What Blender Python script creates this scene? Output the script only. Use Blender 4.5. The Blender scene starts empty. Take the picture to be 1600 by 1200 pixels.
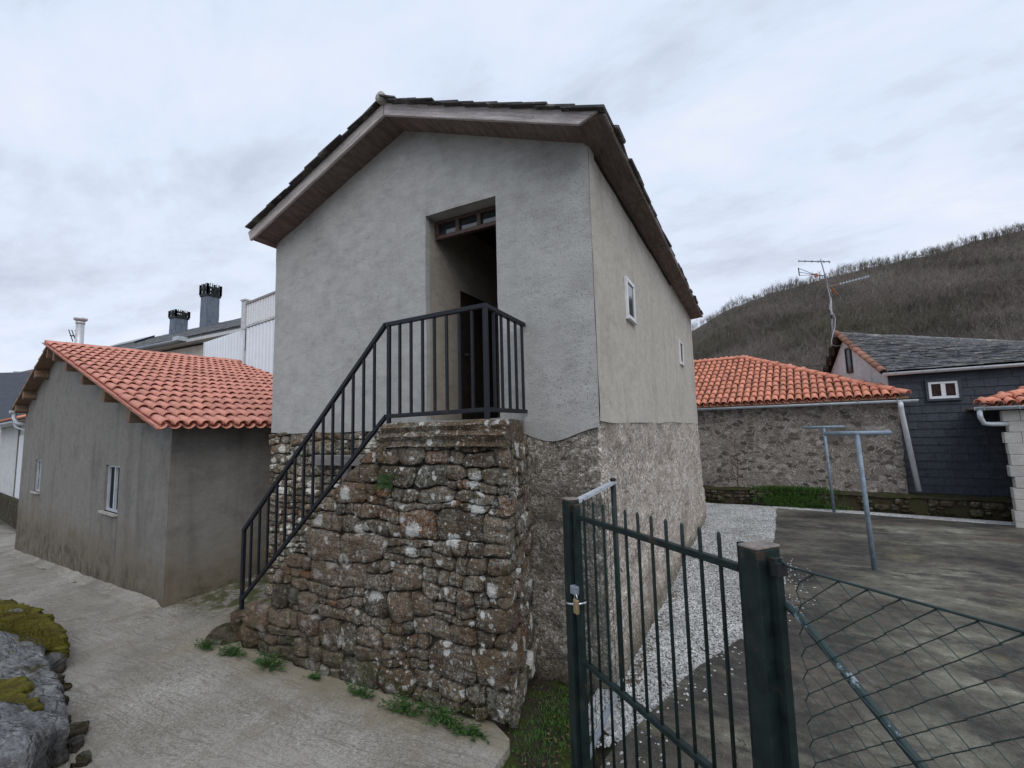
import bpy, bmesh, math, random
import numpy as np
from mathutils import Vector, Matrix, Quaternion, noise

R = math.radians
scene = bpy.context.scene
COL = scene.collection
rng = random.Random(11)

# ------------------------------------------------------------------ camera
EYE = Vector((0.0, 0.0, 2.2))
def cam_axes():
    pi, ro, ya = R(5.87), R(-1.445), R(27.51)
    fw = Vector((-math.sin(ya)*math.cos(pi), math.cos(ya)*math.cos(pi), math.sin(pi)))
    r = Vector((math.cos(ya), math.sin(ya), 0)); u = r.cross(fw)
    return r*math.cos(ro)+u*math.sin(ro), -r*math.sin(ro)+u*math.cos(ro), fw
cr, cu, cf = cam_axes()
cam = bpy.data.cameras.new('camera'); cam.sensor_width = 36; cam.lens = 36*720/1600
cam.clip_start = 0.02; cam.clip_end = 3000
camo = bpy.data.objects.new('camera', cam); COL.objects.link(camo)
camo.matrix_world = Matrix(((cr.x, cu.x, -cf.x, EYE.x), (cr.y, cu.y, -cf.y, EYE.y), (cr.z, cu.z, -cf.z, EYE.z), (0, 0, 0, 1)))
scene.camera = camo

# ------------------------------------------------------------------ sky, sun, exposure
SUN_DIR = Vector((0.62, -0.60, 0.85)).normalized()
w = bpy.data.worlds.new('World'); scene.world = w; w.use_nodes = True
nt = w.node_tree; nt.nodes.clear()
def wn(t, **k):
    n = nt.nodes.new(t)
    for a, b in k.items(): setattr(n, a, b)
    return n
out = wn('ShaderNodeOutputWorld'); bg = wn('ShaderNodeBackground'); bg.inputs['Strength'].default_value = 0.1
nt.links.new(bg.outputs[0], out.inputs[0])
sky = wn('ShaderNodeTexSky', sky_type='NISHITA', sun_disc=False)
sky.sun_elevation = math.asin(SUN_DIR.z); sky.sun_rotation = math.atan2(SUN_DIR.x, SUN_DIR.y)
tc = wn('ShaderNodeTexCoord'); sep = wn('ShaderNodeSeparateXYZ'); nt.links.new(tc.outputs['Generated'], sep.inputs[0])
def wmath(op, a, b=None, clamp=False):
    n = wn('ShaderNodeMath', operation=op); n.use_clamp = clamp
    for i, v in enumerate((a, b)):
        if v is None: continue
        if isinstance(v, (int, float)): n.inputs[i].default_value = v
        else: nt.links.new(v, n.inputs[i])
    return n.outputs[0]
zc = wmath('ADD', wmath('ABSOLUTE', sep.outputs['Z']), 0.22)
cmb = wn('ShaderNodeCombineXYZ')
nt.links.new(wmath('DIVIDE', sep.outputs['X'], zc), cmb.inputs[0]); nt.links.new(wmath('DIVIDE', sep.outputs['Y'], zc), cmb.inputs[1])
def wnoise(scale, detail, rough, dist=0.0, off=0.0):
    mp = wn('ShaderNodeMapping'); mp.inputs['Location'].default_value = (off, off*0.7, off*0.3); mp.inputs['Rotation'].default_value = (0, 0, 0.6)
    mp.inputs['Scale'].default_value = (1, 1.7, 1)
    nt.links.new(cmb.outputs[0], mp.inputs[0])
    n = wn('ShaderNodeTexNoise'); n.inputs['Scale'].default_value = scale; n.inputs['Detail'].default_value = detail
    n.inputs['Roughness'].default_value = rough; n.inputs['Distortion'].default_value = dist
    nt.links.new(mp.outputs[0], n.inputs['Vector']); return n.outputs['Fac']
def wramp(f, stops):
    r = wn('ShaderNodeValToRGB'); e = r.color_ramp.elements
    while len(e) < len(stops): e.new(0.5)
    for i, (p, c) in enumerate(stops): e[i].position = p; e[i].color = (*c, 1)
    nt.links.new(f, r.inputs[0]); return r.outputs[0]
def wmix(f, a, b, blend='MIX'):
    n = wn('ShaderNodeMix', data_type='RGBA', blend_type=blend)
    for i, v in ((0, f), (6, a), (7, b)):
        if isinstance(v, (int, float)): n.inputs[i].default_value = v
        elif isinstance(v, tuple): n.inputs[i].default_value = (*v, 1)
        else: nt.links.new(v, n.inputs[i])
    return n.outputs[2]
cl1 = wnoise(1.25, 8, 0.6, 0.3, 3.1); cl2 = wnoise(3.4, 7, 0.62, 0.25, 9.0)
cl = wmath('ADD', wmath('MULTIPLY', cl1, 0.68), wmath('MULTIPLY', cl2, 0.32))
cloud = wramp(cl, [(0.36, (5.7, 6.5, 7.9)), (0.44, (6.6, 7.45, 8.9)), (0.50, (7.3, 8.3, 10.0)), (0.56, (7.9, 8.7, 10.2)), (0.66, (8.9, 9.4, 10.4))])
low = wramp(wmath('ABSOLUTE', sep.outputs['Z']), [(0.0, (1.06, 1.03, 1.0)), (0.25, (1.04, 1.015, 1.0)), (0.6, (1, 1, 1))])
cloud = wmix(1.0, cloud, low, 'MULTIPLY')
veil = wramp(cl, [(0.40, (1, 1, 1)), (0.75, (0.88, 0.88, 0.88))])
fin = wmix(veil, sky.outputs[0], cloud)
nt.links.new(fin, bg.inputs['Color'])

sl = bpy.data.lights.new('sun', 'SUN'); sl.energy = 1.35; sl.angle = R(50); sl.color = (1.0, 0.965, 0.92)
so = bpy.data.objects.new('sun', sl); COL.objects.link(so); so.rotation_euler = (-SUN_DIR).to_track_quat('-Z', 'Y').to_euler()
so.location = (6, -6, 12)
vs = scene.view_settings; vs.view_transform = 'Standard'; vs.look = 'None'; vs.exposure = 0.0; vs.gamma = 1.0; vs.use_curve_mapping = False

# ------------------------------------------------------------------ material helper
class T:
    def __init__(s, name):
        s.mat = bpy.data.materials.new(name); s.mat.use_nodes = True; s.nt = s.mat.node_tree
        s.b = s.nt.nodes['Principled BSDF']; s._p = None
    def node(s, t, **k):
        n = s.nt.nodes.new(t)
        for a, b in k.items(): setattr(n, a, b)
        return n
    def put(s, inp, v):
        if isinstance(v, (int, float)): inp.default_value = v
        elif isinstance(v, (tuple, list)): inp.default_value = (*v, 1) if (len(v) == 3 and inp.type == 'RGBA') else v
        else: s.nt.links.new(v, inp)
    def pos(s):
        if s._p is None: s._p = s.node('ShaderNodeNewGeometry').outputs['Position']
        return s._p
    def rnd(s): return s.node('ShaderNodeObjectInfo').outputs['Random']
    def xyz(s, v=None):
        n = s.node('ShaderNodeSeparateXYZ'); s.put(n.inputs[0], v or s.pos()); return n.outputs
    def map(s, scale=(1, 1, 1), rot=(0, 0, 0), loc=(0, 0, 0), vec=None):
        n = s.node('ShaderNodeMapping'); n.inputs['Scale'].default_value = scale; n.inputs['Rotation'].default_value = rot; n.inputs['Location'].default_value = loc
        s.put(n.inputs[0], vec or s.pos()); return n.outputs[0]
    def noise(s, scale, detail=5, rough=0.55, vec=None, dist=0.0, color=False):
        n = s.node('ShaderNodeTexNoise'); n.inputs['Scale'].default_value = scale; n.inputs['Detail'].default_value = detail
        n.inputs['Roughness'].default_value = rough; n.inputs['Distortion'].default_value = dist
        s.put(n.inputs['Vector'], vec or s.pos()); return n.outputs['Color' if color else 'Fac']
    def voro(s, scale, vec=None, feature='F1', out='Distance', rand=1.0):
        n = s.node('ShaderNodeTexVoronoi', feature=feature); n.inputs['Scale'].default_value = scale; n.inputs['Randomness'].default_value = rand
        s.put(n.inputs['Vector'], vec or s.pos()); return n.outputs[out]
    def warp(s, scale, amt, vec=None):
        c = s.noise(scale, 3, 0.5, vec, color=True)
        a = s.node('ShaderNodeVectorMath', operation='MULTIPLY_ADD'); s.put(a.inputs[0], c); a.inputs[1].default_value = (amt,)*3
        s.put(a.inputs[2], vec or s.pos()); return a.outputs[0]
    def ramp(s, f, stops, mode='LINEAR'):
        r = s.node('ShaderNodeValToRGB'); r.color_ramp.interpolation = mode; e = r.color_ramp.elements
        while len(e) < len(stops): e.new(0.5)
        for i, (p, c) in enumerate(stops):
            e[i].position = p; e[i].color = (*c, 1) if isinstance(c, tuple) else (c, c, c, 1)
        s.put(r.inputs[0], f); return r.outputs[0]
    def mix(s, f, a, b, blend='MIX'):
        n = s.node('ShaderNodeMix', data_type='RGBA', blend_type=blend)
        s.put(n.inputs[0], f); s.put(n.inputs[6], a); s.put(n.inputs[7], b); return n.outputs[2]
    def m(s, op, a, b=0.0, clamp=False):
        n = s.node('ShaderNodeMath', operation=op); n.use_clamp = clamp; s.put(n.inputs[0], a); s.put(n.inputs[1], b); return n.outputs[0]
    def mr(s, f, a, b, c=0.0, d=1.0):
        n = s.node('ShaderNodeMapRange', interpolation_type='SMOOTHSTEP'); s.put(n.inputs[0], f)
        for i, v in enumerate((a, b, c, d)): n.inputs[i+1].default_value = v
        return n.outputs[0]
    def done(s, col, rough=0.9, bump=None, dist=0.01, strength=1.0, metal=0.0, spec=0.25):
        s.put(s.b.inputs['Base Color'], col); s.put(s.b.inputs['Roughness'], rough); s.b.inputs['Metallic'].default_value = metal
        s.b.inputs['Specular IOR Level'].default_value = spec
        if bump is not None:
            n = s.node('ShaderNodeBump'); n.inputs['Distance'].default_value = dist; n.inputs['Strength'].default_value = strength
            s.put(n.inputs['Height'], bump); s.nt.links.new(n.outputs[0], s.b.inputs['Normal'])
        return s.mat
MAT = {}

def m_simple(name, col, rough=0.6, metal=0.0, spec=0.3, wear=0.12, scale=9.0, bump=0.0, rust=0.0):
    t = T(name); n = t.noise(scale, 6, 0.6); n2 = t.noise(scale*7, 4, 0.6)
    d = tuple(max(0, c*(1-wear*2.2)) for c in col); l = tuple(min(1, c*(1+wear*1.6)) for c in col)
    c = t.ramp(n, [(0.3, d), (0.5, col), (0.72, l)])
    c = t.mix(t.mr(n2, 0.55, 0.75, 0, 0.35), c, d)
    if rust:
        c = t.mix(t.m('MULTIPLY', t.mr(t.noise(7, 8, 0.75), 0.57, 0.66), rust), c, (0.085, 0.042, 0.022)); c = t.mix(t.mr(t.noise(3, 6, 0.7, t.map(scale=(6, 6, 0.6))), 0.56, 0.70, 0, 0.5*rust), c, tuple(min(1, x*2.6+0.02) for x in col))
    MAT[name] = t.done(c, rough, t.m('ADD', n, t.m('MULTIPLY', n2, 0.5)) if bump else None, bump or 0.01, 1.0, metal, spec); return MAT[name]

def m_stone(name, tint=(1, 1, 1), lichen=1.0, white=1.0, moss=1.0, rust=1.0, region=0.16):
    t = T(name); r = t.rnd()
    c = t.ramp(r, [(0.0, (0.080, 0.066, 0.050)), (0.2, (0.145, 0.112, 0.080)), (0.38, (0.175, 0.138, 0.098)), (0.52, (0.140, 0.094, 0.064)), (0.66, (0.190, 0.148, 0.104)), (0.80, (0.170, 0.114, 0.076)),
                   (0.90, (0.100, 0.092, 0.075)), (0.955, (0.165, 0.098, 0.062) if rust else (0.15, 0.13, 0.10)), (1.0, (0.19, 0.098, 0.052) if rust else (0.17, 0.15, 0.12))])
    grain = t.noise(26, 8, 0.68); fine = t.noise(95, 4, 0.6)
    c = t.mix(1.0, c, t.ramp(grain, [(0.28, 0.45), (0.5, 0.95), (0.72, 1.55)]), 'MULTIPLY')
    ylw = t.noise(3.1, 4, 0.6)
    c = t.mix(t.mr(ylw, 0.52, 0.70, 0, 0.5), c, (0.150, 0.112, 0.050))
    if moss:
        mz = t.mr(t.xyz()['Z'], 0.02, 0.42, 1, 0)
        mk = t.m('MULTIPLY', t.m('ADD', mz, t.mr(t.noise(2.1, 4, 0.6), 0.56, 0.68, 0, 0.55), True), t.mr(t.noise(9, 6, 0.7), 0.40, 0.62), True)
        c = t.mix(t.m('MULTIPLY', mk, 0.75*moss), c, (0.050, 0.056, 0.018))
    # crusts grow mostly towards the weather side: the upper right of the stair
    xx = t.xyz(); rg = t.m('ADD', xx['X'], t.m('ADD', t.m('MULTIPLY', xx['Z'], 0.45), t.m('MULTIPLY', t.m('SUBTRACT', t.noise(1.2, 5, 0.6), 0.5), 3.0)))
    rg = t.mr(rg, -4.2, -2.0, region, 1.0)
    # mottled grey-green crust
    wv = t.warp(9, 0.10)
    g1 = t.m('MULTIPLY', t.mr(t.noise(2.6, 6, 0.65), 0.42, 0.56), t.mr(t.noise(30, 8, 0.78), 0.47, 0.57), True); g1 = t.m('MULTIPLY', g1, rg)
    c = t.mix(t.m('MULTIPLY', g1, 0.75*lichen), c, (0.37, 0.375, 0.335))
    dk = t.mr(t.noise(33, 6, 0.7, t.map(loc=(5, 3, 1))), 0.58, 0.68, 0, 0.65)
    c = t.mix(dk, c, (0.030, 0.028, 0.024))
    # white crust rosettes, large and small
    for sc, rad, keep, amt in ((5.0, 0.36, 0.74, 0.95), (12, 0.36, 0.76, 0.9), (31, 0.36, 0.88, 0.7), (75, 0.42, 0.86, 0.5)):
        n = t.node('ShaderNodeTexVoronoi', feature='F1'); n.inputs['Scale'].default_value = sc; t.put(n.inputs['Vector'], wv)
        ds = t.m('ADD', n.outputs['Distance'], t.m('MULTIPLY', t.m('SUBTRACT', t.m('ADD', t.m('MULTIPLY', fine, 0.5), t.m('MULTIPLY', grain, 0.5)), 0.5), 0.95))
        cs = t.node('ShaderNodeSeparateColor'); t.put(cs.inputs[0], n.outputs['Color'])
        k = t.m('MULTIPLY', t.mr(ds, rad-0.05, rad+0.03, 1, 0), t.m('GREATER_THAN', cs.outputs[0], keep)); k = t.m('MULTIPLY', k, rg)
        c = t.mix(t.m('MULTIPLY', k, amt*white), c, (0.66, 0.66, 0.62))
    c = t.mix(1.0, c, tint, 'MULTIPLY')
    bed = t.noise(7, 7, 0.68, t.map(scale=(1, 1, 3.4)))
    c = t.mix(1.0, c, t.ramp(bed, [(0.32, 0.55), (0.5, 1.0), (0.68, 1.3)]), 'MULTIPLY')
    h = t.m('ADD', t.m('MULTIPLY', grain, 0.8), t.m('MULTIPLY', bed, 1.1))
    h = t.m('ADD', h, t.m('MULTIPLY', fine, 0.3))
    MAT[name] = t.done(c, 0.95, h, 0.045, 1.0, 0, 0.12); return MAT[name]

def m_plaster(name, col, dark, warm, speck=0.6, streak=0.0, stain_z=None, grain_side=None):
    """cement render: cloudy mottling, sand grain, vertical rain streaks; stain_z = (low, high) heights of the damp stain at its foot"""
    t = T(name); n = t.noise(1.3, 7, 0.62, dist=0.4); n2 = t.noise(5.5, 6, 0.65)
    c = t.ramp(n, [(0.28, dark), (0.47, col), (0.60, col), (0.76, warm)])
    c = t.mix(1.0, c, t.ramp(n2, [(0.3, 0.88), (0.5, 1.0), (0.7, 1.08)]), 'MULTIPLY')
    tr = t.noise(1.0, 6, 0.7, t.map(scale=(5, 5, 16), rot=(0, 0.5, 0), vec=t.warp(1.5, 0.4)))
    c = t.mix(1.0, c, t.ramp(tr, [(0.3, 0.86), (0.5, 1.0), (0.7, 1.08)]), 'MULTIPLY')
    ck = t.noise(0.9, 7, 0.62, t.map(loc=(1.7, 0, 0.6)))
    c = t.mix(t.m('MULTIPLY', t.mr(t.m('ABSOLUTE', t.m('SUBTRACT', ck, 0.5)), 0.0004, 0.0022, 1, 0), t.mr(t.noise(0.8, 3, 0.5), 0.53, 0.60, 0, 0.6)), c, tuple(x*0.35 for x in dark))
    g = t.noise(110, 3, 0.6); pits = t.noise(58, 5, 0.7)
    pk = t.mr(pits, 0.57, 0.66)
    if grain_side is not None:   # more exposed sand and pits towards one side of the wall
        pk = t.m('MULTIPLY', pk, t.mr(t.m('ADD', t.xyz()['X'], t.m('MULTIPLY', t.m('SUBTRACT', n2, 0.5), 1.2)), grain_side[0], grain_side[1], 0.12, 1.0))
    c = t.mix(t.m('MULTIPLY', pk, speck), c, tuple(x*0.32 for x in dark))
    c = t.mix(1.0, c, t.ramp(g, [(0.25, 0.82), (0.5, 1.0), (0.75, 1.16)]), 'MULTIPLY')
    if streak:
        sn = t.noise(1.0, 6, 0.65, t.map(scale=(3.2, 3.2, 0.22)))
        sn2 = t.noise(1.0, 5, 0.65, t.map(scale=(11, 11, 0.35), loc=(3, 1, 0)))
        c = t.mix(t.m('MULTIPLY', t.mr(sn, 0.50, 0.70), streak), c, tuple(x*0.55 for x in dark))
        c = t.mix(t.m('MULTIPLY', t.mr(sn2, 0.56, 0.74), streak*0.4), c, tuple(x*0.62 for x in warm))
    if stain_z:
        zz = t.m('ADD', t.xyz()['Z'], t.m('MULTIPLY', t.m('SUBTRACT', t.noise(1.9, 6, 0.65), 0.5), 1.3))
        k = t.mr(zz, stain_z[0], stain_z[1], 1, 0)
        c = t.mix(t.m('MULTIPLY', k, 0.62), c, (0.155, 0.122, 0.076))
        k2 = t.m('MULTIPLY', t.mr(zz, stain_z[0]-0.25, stain_z[1]-0.5, 1, 0), t.mr(t.noise(3, 8, 0.75), 0.38, 0.66))
        c = t.mix(t.m('MULTIPLY', k2, 0.8), c, (0.040, 0.042, 0.022))
    h = t.m('ADD', t.m('MULTIPLY', g, 0.35), t.m('ADD', t.m('MULTIPLY', pits, -0.6), t.m('MULTIPLY', n2, 0.5)))
    MAT[name] = t.done(c, 0.93, h, 0.012, 0.9, 0, 0.15); return MAT[name]

def m_rubble(name, a, b, d, hi, islands=0.0):
    """lime-slurried rubble: pebbly face with pits"""
    t = T(name); wv = t.warp(9, 0.16)
    v = t.node('ShaderNodeTexVoronoi', feature='F1'); v.inputs['Scale'].default_value = 30; t.put(v.inputs['Vector'], wv)
    cs = t.node('ShaderNodeSeparateColor'); t.put(cs.inputs[0], v.outputs['Color'])
    c = t.ramp(cs.outputs[0], [(0.0, a), (0.35, b), (0.7, a), (0.92, hi), (1.0, hi)])
    ed = t.voro(30, wv, 'DISTANCE_TO_EDGE')
    c = t.mix(t.m('MULTIPLY', t.mr(ed, 0.0, 0.10, 0.5, 0), t.mr(t.noise(4, 4, 0.6), 0.40, 0.62)), c, d)
    n = t.noise(36, 8, 0.76); n3 = t.noise(2.0, 6, 0.65)
    c = t.mix(1.0, c, t.ramp(n, [(0.34, 0.28), (0.5, 1.0), (0.66, 1.75)]), 'MULTIPLY')
    c = t.mix(t.mr(n3, 0.52, 0.68, 0, 0.7), c, b)
    c = t.mix(t.mr(t.noise(0.9, 7, 0.7, t.map(loc=(3, 3, 1))), 0.50, 0.66, 0, 0.75), c, tuple((x+y)/2 for x, y in zip(b, d)))
    c = t.mix(t.mr(t.noise(4.5, 6, 0.7, t.map(scale=(1, 1, 2.2), loc=(1, 3, 1))), 0.58, 0.66, 0, 0.75), c, d)
    c = t.mix(t.mr(t.noise(64, 5, 0.7), 0.57, 0.64, 0, 0.8), c, d)
    if islands:
        iv = t.node('ShaderNodeTexVoronoi'); iv.inputs['Scale'].default_value = 5.5; wv2 = t.map(scale=(1, 1, 1.6), vec=t.warp(5, 0.16)); t.put(iv.inputs['Vector'], wv2); ic = t.node('ShaderNodeSeparateColor'); t.put(ic.inputs[0], iv.outputs['Color'])
        ik = t.m('MULTIPLY', t.mr(t.voro(5.5, wv2, 'DISTANCE_TO_EDGE'), 0.04, 0.14), t.m('GREATER_THAN', ic.outputs[0], 0.52))
        c = t.mix(t.m('MULTIPLY', ik, islands), c, t.mix(1.0, t.ramp(ic.outputs[1], [(0.0, d), (0.4, tuple(x*0.55 for x in b)), (0.75, b), (1.0, hi)]), t.ramp(n, [(0.34, 0.5), (0.5, 1.0), (0.66, 1.5)]), 'MULTIPLY'))
    zz = t.m('ADD', t.xyz()['Z'], t.m('MULTIPLY', t.m('SUBTRACT', n3, 0.5), 0.8))
    c = t.mix(t.mr(zz, 0.05, 0.32, 0.55, 0), c, (0.075, 0.062, 0.030))
    h = t.m('ADD', t.m('MULTIPLY', ed, 0.9), t.m('ADD', t.m('MULTIPLY', n, 1.0), t.m('MULTIPLY', t.noise(75, 4, 0.6), 0.4)))
    MAT[name] = t.done(c, 0.95, h, 0.03, 1.0, 0, 0.1); return MAT[name]

def m_tile(name, col, var, dirt=0.35):
    t = T(name); r = t.rnd(); n = t.noise(9, 6, 0.65); n2 = t.noise(38, 5, 0.65)
    c = t.ramp(r, [(0.0, tuple(x*(1-var) for x in col)), (0.5, col), (1.0, tuple(min(1, x*(1+var)) for x in col))])
    c = t.mix(1.0, c, t.ramp(n, [(0.3, 0.78), (0.5, 1.0), (0.7, 1.14)]), 'MULTIPLY')
    c = t.mix(t.mr(t.noise(3.3, 6, 0.7), 0.54, 0.70, 0, dirt), c, (0.115, 0.062, 0.048))
    c = t.mix(t.mr(n2, 0.62, 0.72, 0, 0.35), c, (0.10, 0.07, 0.055))
    MAT[name] = t.done(c, 0.82, t.m('ADD', n2, n), 0.006, 0.7, 0, 0.2); return MAT[name]

def m_slate(name, cols, lich=0.0, scale=1.0):
    t = T(name); r = t.rnd(); n = t.noise(16*scale, 6, 0.65); n2 = t.noise(2.2*scale, 5, 0.6)
    c = t.ramp(t.m('FRACT', t.m('ADD', r, t.m('MULTIPLY', t.voro(5*scale, None, 'F1', 'Color'), 0.6))), [(0.0, cols[0]), (0.5, cols[1]), (1.0, cols[2])])
    c = t.mix(1.0, c, t.ramp(n, [(0.3, 0.7), (0.5, 1.0), (0.7, 1.3)]), 'MULTIPLY')
    if lich:
        c = t.mix(t.m('MULTIPLY', t.mr(t.noise(5*scale, 6, 0.75), 0.53, 0.62), lich), c, (0.33, 0.32, 0.29))
        c = t.mix(t.m('MULTIPLY', t.mr(n2, 0.52, 0.66), lich*0.5), c, (0.10, 0.085, 0.060))
    MAT[name] = t.done(c, 0.62, n, 0.01, 0.8, 0, 0.4); return MAT[name]

def m_wood(name, a, b, axis_scale=(1, 14, 14), grey=0.4, rot=0.0):
    t = T(name); v = t.map(scale=axis_scale, vec=t.map(rot=(0, rot, 0))); n = t.noise(2.2, 8, 0.7, v, 0.3); n2 = t.noise(9, 6, 0.7, v)
    c = t.ramp(n, [(0.3, a), (0.55, b), (0.75, tuple(min(1, x*1.35) for x in b))])
    c = t.mix(1.0, c, t.ramp(n2, [(0.3, 0.6), (0.5, 1.0), (0.7, 1.2)]), 'MULTIPLY')
    c = t.mix(t.mr(t.noise(3, 5, 0.6), 0.48, 0.7, 0, grey), c, (0.25, 0.235, 0.225))
    c = t.mix(t.m('MULTIPLY', t.rnd(), 0.25), c, tuple(x*0.55 for x in a))
    kn = t.voro(7, t.map(scale=(1, 1, 1)), 'F1')
    c = t.mix(t.mr(kn, 0.03, 0.07, 0.8, 0), c, (0.03, 0.022, 0.018))
    MAT[name] = t.done(c, 0.85, t.m('ADD', n2, n), 0.006, 0.8, 0, 0.2); return MAT[name]

def m_glass(name, col=(0.02, 0.025, 0.03), rough=0.04, spec=1.0):
    t = T(name); t.b.inputs['IOR'].default_value = 1.52
    MAT[name] = t.done(col, rough, None, 0.01, 1, 0, spec); return MAT[name]
# ------------------------------------------------------------------ mesh + object helpers
V3 = Vector
UP = V3((0, 0, 1))
WL = {}                                   # world location of every parent (parents are never rotated)
class MB:
    def __init__(s): s.v = []; s.f = []
    def add(s, vs, fs):
        o = len(s.v); s.v += [tuple(p) for p in vs]; s.f += [tuple(i+o for i in f) for f in fs]; return s
    def hexa(s, p): return s.add(p, [(0, 3, 2, 1), (4, 5, 6, 7), (0, 1, 5, 4), (1, 2, 6, 5), (2, 3, 7, 6), (3, 0, 4, 7)])
    def box(s, c, sz, M=None):
        x, y, z = (k/2 for k in sz); P = [V3(q) for q in ((-x, -y, -z), (x, -y, -z), (x, y, -z), (-x, y, -z), (-x, -y, z), (x, -y, z), (x, y, z), (-x, y, z))]
        if M is not None: P = [M @ q for q in P]
        c = V3(c); return s.hexa([q+c for q in P])
    def bar(s, p, q, w, h, up=UP):
        p, q = V3(p), V3(q); d = (q-p).normalized(); x = d.cross(up)
        if x.length < 1e-4: x = d.cross(V3((1, 0, 0)))
        x.normalize(); y = x.cross(d); a, b = x*w/2, y*h/2
        return s.hexa([p-a-b, p+a-b, q+a-b, q-a-b, p-a+b, p+a+b, q+a+b, q-a+b])
    def tube(s, pts, r, n=8, cap=True):
        pts = [V3(p) for p in pts]; rs = r if isinstance(r, (list, tuple)) else [r]*len(pts)
        o = len(s.v); ref = None
        for i, p in enumerate(pts):
            d = (pts[min(i+1, len(pts)-1)]-pts[max(i-1, 0)]).normalized()
            if ref is None: ref = d.cross(UP) if abs(d.z) < 0.95 else d.cross(V3((1, 0, 0)))
            x = (ref-d*ref.dot(d)).normalized(); ref = x; y = d.cross(x)
            s.v += [tuple(p+(x*math.cos(2*math.pi*k/n)+y*math.sin(2*math.pi*k/n))*rs[i]) for k in range(n)]
        for i in range(len(pts)-1):
            for k in range(n):
                a = o+i*n+k; b = o+i*n+(k+1) % n; s.f.append((a, b, b+n, a+n))
        if cap: s.f.append(tuple(o+k for k in reversed(range(n)))); s.f.append(tuple(o+(len(pts)-1)*n+k for k in range(n)))
        return s
    def prism(s, poly, ext):
        """poly: list of 3-D points, ext: extrusion vector"""
        n = len(poly); P = [V3(p) for p in poly]; e = V3(ext)
        return s.add(P+[p+e for p in P], [tuple(reversed(range(n))), tuple(range(n, 2*n))]+[(i, (i+1) % n, n+(i+1) % n, n+i) for i in range(n)])
    def grid(s, fn, us, vs, skip=None):
        o = len(s.v); nu, nv = len(us), len(vs)
        s.v += [tuple(fn(u, v)) for v in vs for u in us]
        for j in range(nv-1):
            for i in range(nu-1):
                if skip and skip((us[i]+us[i+1])/2, (vs[j]+vs[j+1])/2): continue
                a = o+j*nu+i; s.f.append((a, a+1, a+1+nu, a+nu))
        return s
def lin(a, b, n): return [a+(b-a)*i/(n-1) for i in range(n)]
def steps(a, b, d): return lin(a, b, max(2, int(abs(b-a)/d)+1))
def nz(p, sc=1.0, seed=0): return noise.noise(V3((p[0]*sc+seed*17.3, p[1]*sc-seed*9.1, p[2]*sc+seed*4.7)))
def fbm(p, sc=1.0, seed=0, o=4): return noise.fractal(V3((p[0]*sc+seed*17.3, p[1]*sc-seed*9.1, p[2]*sc+seed*4.7)), 0.9, 2.0, o)

def props(o, label=None, cat=None, group=None, kind=None):
    if label: o['label'] = label
    if cat: o['category'] = cat
    if group: o['group'] = group
    if kind: o['kind'] = kind
    return o
def thing(name, loc, label, cat, group=None):
    o = bpy.data.objects.new(name, None); COL.objects.link(o); o.location = loc; o.empty_display_size = 0.2
    WL[o.name] = V3(loc); return props(o, label, cat, group)
def mesh_of(name, mb, mat, smooth=False, origin=None):
    me = bpy.data.meshes.new(name); a = np.array(mb.v, dtype=np.float64)
    if origin is not None: a = a-np.array(origin)
    me.from_pydata(a.tolist(), [], mb.f); me.materials.append(MAT[mat] if isinstance(mat, str) else mat)
    if smooth: me.polygons.foreach_set('use_smooth', [True]*len(me.polygons))
    me.update(); return me
def part(name, mb, mat, parent=None, smooth=False, label=None, kind=None, fix=True, origin=None):
    a = np.array(mb.v)
    if origin is None:
        lo, hi = a.min(0), a.max(0); c = (lo+hi)/2; origin = V3(c) if parent is not None else V3((c[0], c[1], lo[2]))
    me = mesh_of(name, mb, mat, smooth, origin)
    if fix:
        bm = bmesh.new(); bm.from_mesh(me); bmesh.ops.recalc_face_normals(bm, faces=bm.faces); bm.to_mesh(me); bm.free()
    o = bpy.data.objects.new(name, me); COL.objects.link(o)
    WL[o.name] = V3(origin)
    if parent is not None: o.parent = parent; o.location = V3(origin)-WL[parent.name]
    else: o.location = origin
    return props(o, label, None, None, kind)
def solo(name, mb, mat, label, cat, group=None, smooth=False, fix=True):
    o = part(name, mb, mat, None, smooth, fix=fix); return props(o, label, cat, group)
def ground(name, mb, mat, smooth=True, fix=False): return props(part(name, mb, mat, None, smooth, fix=fix), kind='structure')
def inst(name, me, M, parent):
    o = bpy.data.objects.new(name, me); COL.objects.link(o); o.parent = parent
    o.matrix_basis = Matrix.Translation(-WL[parent.name]) @ M; WL[o.name] = M.translation.copy(); return o
def frame(o, x, y, z):
    return Matrix(((x.x, y.x, z.x, o.x), (x.y, y.y, z.y, o.y), (x.z, y.z, z.z, o.z), (0, 0, 0, 1)))
def bevel(o, wdt, seg=1):
    m = o.modifiers.new('bevel', 'BEVEL'); m.width = wdt; m.segments = seg; m.limit_method = 'ANGLE'; m.angle_limit = R(40); return o

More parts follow.
